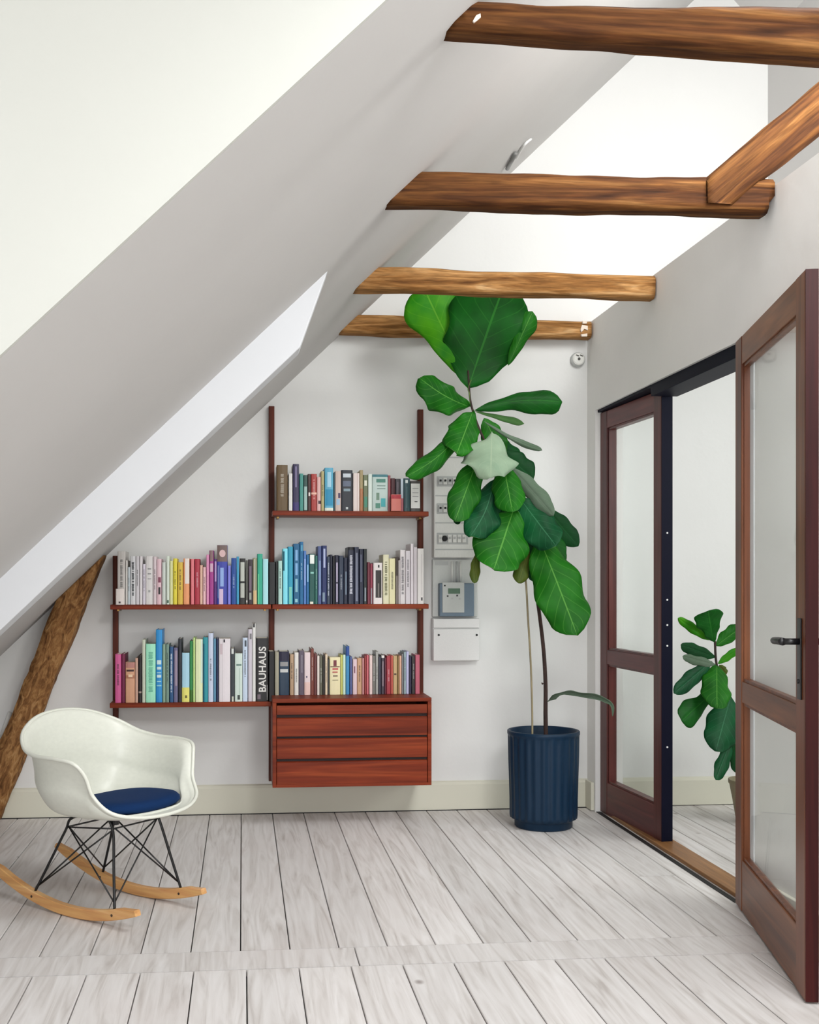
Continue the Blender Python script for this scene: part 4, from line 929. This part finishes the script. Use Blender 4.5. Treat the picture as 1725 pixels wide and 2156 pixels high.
M_bark = wood('plant_bark', [(.3, lin((34, 22, 20))), (.6, lin((62, 42, 36))), (.8, lin((92, 70, 58)))], axis=2, scale=8, stretch=.2, rough=.8, bump=.6)
M_pot = plain((13, 42, 66), .45, 'navy_glazed_ceramic', spec=.25); M_soil = plain((34, 26, 22), .95, 'potting_soil')
# pot
PC = atz(1145, 1741, 0); PC.y = 5.225; PC.x = aty(1144.5, 1700, 5.225).x
pot = thing('plant_pot', PC, 0, 'tall dark blue fluted ceramic planter on the floor by the far door', 'plant pot')
nfl = 26
def flute(a, i): return 1.0 if i < 3 or i > 12 else 1 + .020 * (1 - abs(math.cos(a * nfl / 2)) ** .7) * 1.0 - .016
hp = aty(1144, 1537, 5.225).z
prof = [(.001, 0), (.128, 0), (.134, .006), (.134, .032), (.138, .037), (.156, .044), (.158, .06), (.1585, hp * .3), (.161, hp * .5), (.164, hp * .7), (.1655, hp * .88), (.166, hp - .030), (.166, hp - .020), (.168, hp - .016), (.168, hp - .003), (.165, hp), (.157, hp), (.154, hp - .004), (.152, hp - .04)]
def flute2(a, i): return 1.0 if i < 5 or i > 11 else 1 - .030 * (abs(math.cos(a * nfl / 2)) ** 2)
MB().lathe(prof[:-1] + [(.15, hp - .10), (.02, hp - .10)], 312, rf=flute2).build('pot_body', M_pot, pot, smooth=True)
soil = MB().lathe([(.001, hp - .11), (.151, hp - .095), (.149, hp - .085), (.10, hp - .08), (.001, hp - .078)], 40).build('soil', M_soil, pot, smooth=True)
# big fiddle-leaf fig
PL = Vector((PC.x, PC.y, hp - .08))
fig = thing('fiddle_leaf_fig', PL, 0, 'tall fiddle-leaf fig with huge green leaves rising from the dark blue planter', 'plant')
def ipts(L_): return [aty(u, v, y) for u, v, y in L_]
trunk = ipts([(1150,1560,5.225),(1149,1500,5.225),(1149,1440,5.225),(1145,1370,5.22),(1137,1300,5.21),(1127,1230,5.2),(1118,1160,5.19),(1100,1090,5.18),(1070,1020,5.18),(1035,955,5.17),(1008,900,5.16),(992,850,5.15),(988,812,5.15),(986,780,5.15)])
MB().tube([p - PL for p in catmull(trunk, 5)], [.0105 - .0065 * i / 65 for i in range(66)], 10).build('trunk', M_bark, fig, smooth=True)
cane = ipts([(1121,1562,5.19),(1121,1500,5.19),(1118,1400,5.19),(1112,1300,5.18),(1106,1210,5.17),(1090,1120,5.17)])
cn = MB().tube([p - PL for p in catmull(cane, 4)], .0048, 8).build('support_cane', wood('bamboo', [(.3, lin((120, 108, 84))), (.7, lin((160, 148, 116)))], axis=2, scale=5, stretch=.1, rough=.7), fig, smooth=True)
for (u, v) in ((1143, 1440), (1147, 1405), (1141, 1330), (1138, 1310)):
    p = aty(u, v, 5.215) - PL; MB().tube([p, p + Vector((-.006, -.004, .006))], [.005, .002], 6).build('bud_scar', M_bark, fig)
st = lambda u, v, y=5.18: aty(u, v, y)
LF = [
 # base, tip, wl, wr, y0, y1, mat, kwargs  (wl = side left of the base->tip axis as seen)
 ((986,818),(1066,588),76,92,5.15,5.06,'d',dict(droop=-.06,seed=1,prof=PROF2,cup=.12,wave=.06,stem_to=st(990,850,5.15))),
 ((984,800),(890,600),58,62,5.16,5.22,'y',dict(seed=2,cup=.15,stem_to=st(990,846,5.15))),
 ((1070,770),(1122,656),22,24,5.12,5.10,'b',dict(seed=3,cup=.4)),
 ((988,856),(884,796),26,40,5.15,5.02,'b',dict(seed=4,prof=PROF2,wave=.14,droop=.06,curve=.05)),
 ((1000,864),(1184,846),30,24,5.15,5.10,'d',dict(seed=5,cup=.5,curve=.06,wave=.04)),
 ((1000,866),(1104,892),7,9,5.16,5.24,'u',dict(seed=6,cup=.8)),
 ((1018,886),(1142,948),7,8,5.14,5.05,'s',dict(seed=7,cup=.8,curve=-.04)),
 ((996,866),(962,956),38,34,5.14,5.02,'b',dict(seed=8,prof=PROF2,wave=.12,cup=.3)),
 ((975,905),(856,1003),20,22,5.13,4.95,'b',dict(seed=9,prof=PROF2,cup=.6,wave=.06,curve=.05)),
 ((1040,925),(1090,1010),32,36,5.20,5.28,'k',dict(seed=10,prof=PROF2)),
 ((1036,908),(1034,1006),64,58,5.10,4.93,'g',dict(seed=11,prof=[(0,.0),(.1,.2),(.25,.55),(.42,.9),(.55,1.0),(.65,.9),(.78,.62),(.9,.45),(1,.1)],cup=.35,wave=.1,under='g',label='pale grey-green leaf seen from beneath')),
 ((1008,962),(958,1098),32,34,5.10,5.0,'b',dict(seed=12,prof=PROF2,cup=.3,wave=.08)),
 ((962,1078),(964,1104),8,8,5.08,5.04,'k',dict(seed=13,prof=PROF2)),
 ((1060,975),(1080,1078),34,34,5.10,4.98,'b',dict(seed=14,prof=PROF2,cup=.3)),
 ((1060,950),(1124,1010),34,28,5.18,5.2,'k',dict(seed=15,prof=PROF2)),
 ((1040,1010),(990,1130),34,40,5.10,4.98,'t',dict(seed=16,prof=PROF2,cup=.35,wave=.1,curve=.06)),
 ((1082,1072),(1040,1200),60,58,5.08,4.96,'b',dict(seed=17,cup=.22,wave=.10,prof=PROF2)),
 ((1078,985),(1166,1086),20,20,5.12,5.02,'s',dict(seed=18,prof=PROF2,cup=.4,twist=20)),
 ((1094,1048),(1172,1150),44,36,5.10,4.98,'t',dict(seed=19,prof=PROF2,cup=.3,wave=.08)),
 ((1150,1070),(1218,1150),22,22,5.20,5.22,'k',dict(seed=20,prof=PROF2,cup=.2)),
 ((1130,1095),(1182,1195),34,32,5.18,5.16,'d',dict(seed=21,prof=PROF2)),
 ((1116,1150),(1092,1228),18,18,5.17,5.1,'o',dict(seed=22,prof=PROF2,cup=.5)),
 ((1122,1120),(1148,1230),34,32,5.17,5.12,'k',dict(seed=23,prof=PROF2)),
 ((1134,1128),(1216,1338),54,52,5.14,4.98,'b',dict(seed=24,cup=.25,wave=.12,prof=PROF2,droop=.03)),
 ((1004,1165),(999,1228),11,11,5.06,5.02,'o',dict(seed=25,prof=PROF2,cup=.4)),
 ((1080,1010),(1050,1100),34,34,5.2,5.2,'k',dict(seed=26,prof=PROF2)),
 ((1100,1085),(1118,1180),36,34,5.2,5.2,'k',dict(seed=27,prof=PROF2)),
 ((1020,880),(1060,960),26,24,5.16,5.14,'b',dict(seed=28,prof=PROF2)),
]
for (ba, ti, wl_, wr_, y0, y1, mt_, kw) in LF: leaf(fig, ba, ti, wl_, wr_, y0, y1, mt_, **kw)
# brown scorched tip on the lowest big leaf
# dry curled leaf low on the trunk, reaching to the door frame
cl_ = ipts([(1152,1478,5.22),(1170,1464,5.17),(1195,1458,5.12),(1222,1462,5.06),(1250,1466,5.0),(1272,1474,4.96),(1288,1486,4.93),(1290,1508,4.92)])
cc_ = catmull(cl_, 5); wds = [.002, .003, .005, .010, .014, .017, .013, .009, .008, .009, .012, .014, .016, .017, .016, .015, .016, .018, .020, .022, .023, .024, .023, .022, .02, .018, .017, .016, .014, .012, .011, .010, .008, .006, .004, .002]
vv = []; uvs = []
for i, p in enumerate(cc_):
    tdir = (cc_[min(i + 1, len(cc_) - 1)] - cc_[max(i - 1, 0)]).normalized(); tw = .5 + math.sin(i * .22) * .5
    sd_ = tdir.cross(Vector((0, 1, 0))).normalized(); bn = tdir.cross(sd_)
    w = wds[min(i, len(wds) - 1)]
    for j in range(7):
        t_ = j / 6 * 2 - 1
        vv.append(p + sd_ * (w * t_ * (.55 + .25 * tw)) + bn * (w * .9 * t_ * t_) - PL); uvs.append((i / len(cc_), j / 6))
mb = MB(); mb.add(vv, [(i * 7 + j, i * 7 + j + 1, (i + 1) * 7 + j + 1, (i + 1) * 7 + j) for i in range(len(cc_) - 1) for j in range(6)])
o = mb.build('dry_leaf', [LM['s'], LM['s'], LM['s']], fig, smooth=True, fix=False); o['label'] = 'dry curled grey-green leaf low on the trunk'
ul = o.data.uv_layers.new(name='UVMap')
for p in o.data.polygons:
    for li in p.loop_indices: ul.data[li].uv = uvs[o.data.loops[li].vertex_index]
o.modifiers.new('thick', 'SOLIDIFY').thickness = .0015

# second plant in the adjoining room
P2 = aty(1588, 1735, 5.2); P2.z = 0
pot2 = thing('plant_pot', P2, 0, 'small beige tapered plant pot on the adjoining room floor, behind the open door', 'plant pot')
h2 = aty(1560, 1642, 5.2).z
M_pot2 = plain((150, 140, 112), .7, 'beige_stoneware')
MB().lathe([(.001, 0), (.075, 0), (.080, .004), (.100, h2 * .6), (.112, h2 - .02), (.116, h2 - .018), (.117, h2), (.108, h2), (.104, h2 - .03), (.02, h2 - .035)], 48).build('pot_body', M_pot2, pot2, smooth=True)
MB().lathe([(.001, h2 - .04), (.104, h2 - .035), (.10, h2 - .024), (.001, h2 - .02)], 32).build('soil', M_soil, pot2)
P2b = Vector((P2.x, P2.y, h2 - .02))
P2b.z = h2 - .019
fig2 = thing('fiddle_leaf_fig', P2b, 0, 'smaller fiddle-leaf fig standing in the adjoining room, seen through the doorway', 'plant')
tr2 = ipts([(1588,1648,5.2),(1576,1600,5.2),(1556,1540,5.2),(1536,1480,5.2),(1516,1425,5.2),(1508,1390,5.2),(1506,1350,5.2)])
MB().tube([p - P2b for p in catmull(tr2, 5)], .006, 8).build('trunk', M_bark, fig2, smooth=True)
LF2 = [((1503,1352),(1492,1286),32,34,5.2,5.12,'d',dict(seed=41,cup=.1)),((1494,1348),(1428,1301),11,10,5.2,5.18,'y',dict(seed=42,cup=.4,prof=PROF2)),((1508,1360),(1566,1318),15,18,5.2,5.2,'b',dict(seed=43,prof=PROF2)),
 ((1508,1384),(1434,1358),13,15,5.2,5.1,'k',dict(seed=44,prof=PROF2)),((1508,1400),(1438,1382),10,12,5.2,5.12,'s',dict(seed=45,prof=PROF2,under='s')),((1500,1392),(1420,1460),17,19,5.2,5.1,'t',dict(seed=46,prof=PROF2)),
 ((1510,1398),(1511,1492),34,32,5.2,5.06,'b',dict(seed=47,cup=.2,prof=PROF2)),((1510,1450),(1436,1518),28,28,5.2,5.1,'d',dict(seed=48)),((1540,1465),(1508,1582),36,42,5.18,5.1,'t',dict(seed=49,prof=PROF2)),
 ((1540,1560),(1508,1642),14,18,5.2,5.12,'t',dict(seed=50,prof=PROF2)),((1512,1398),(1560,1364),9,9,5.2,5.2,'y',dict(seed=51,prof=PROF2)),((1545,1560),(1552,1628),12,12,5.2,5.2,'k',dict(seed=52,prof=PROF2)),
 ((1515,1400),(1530,1420),8,9,5.2,5.2,'o',dict(seed=53,prof=PROF2)),((1550,1480),(1600,1560),30,30,5.2,5.2,'k',dict(seed=54,prof=PROF2))]
for (ba, ti, wl_, wr_, y0, y1, mt_, kw) in LF2: leaf(fig2, ba, ti, wl_, wr_, y0, y1, mt_, **kw)
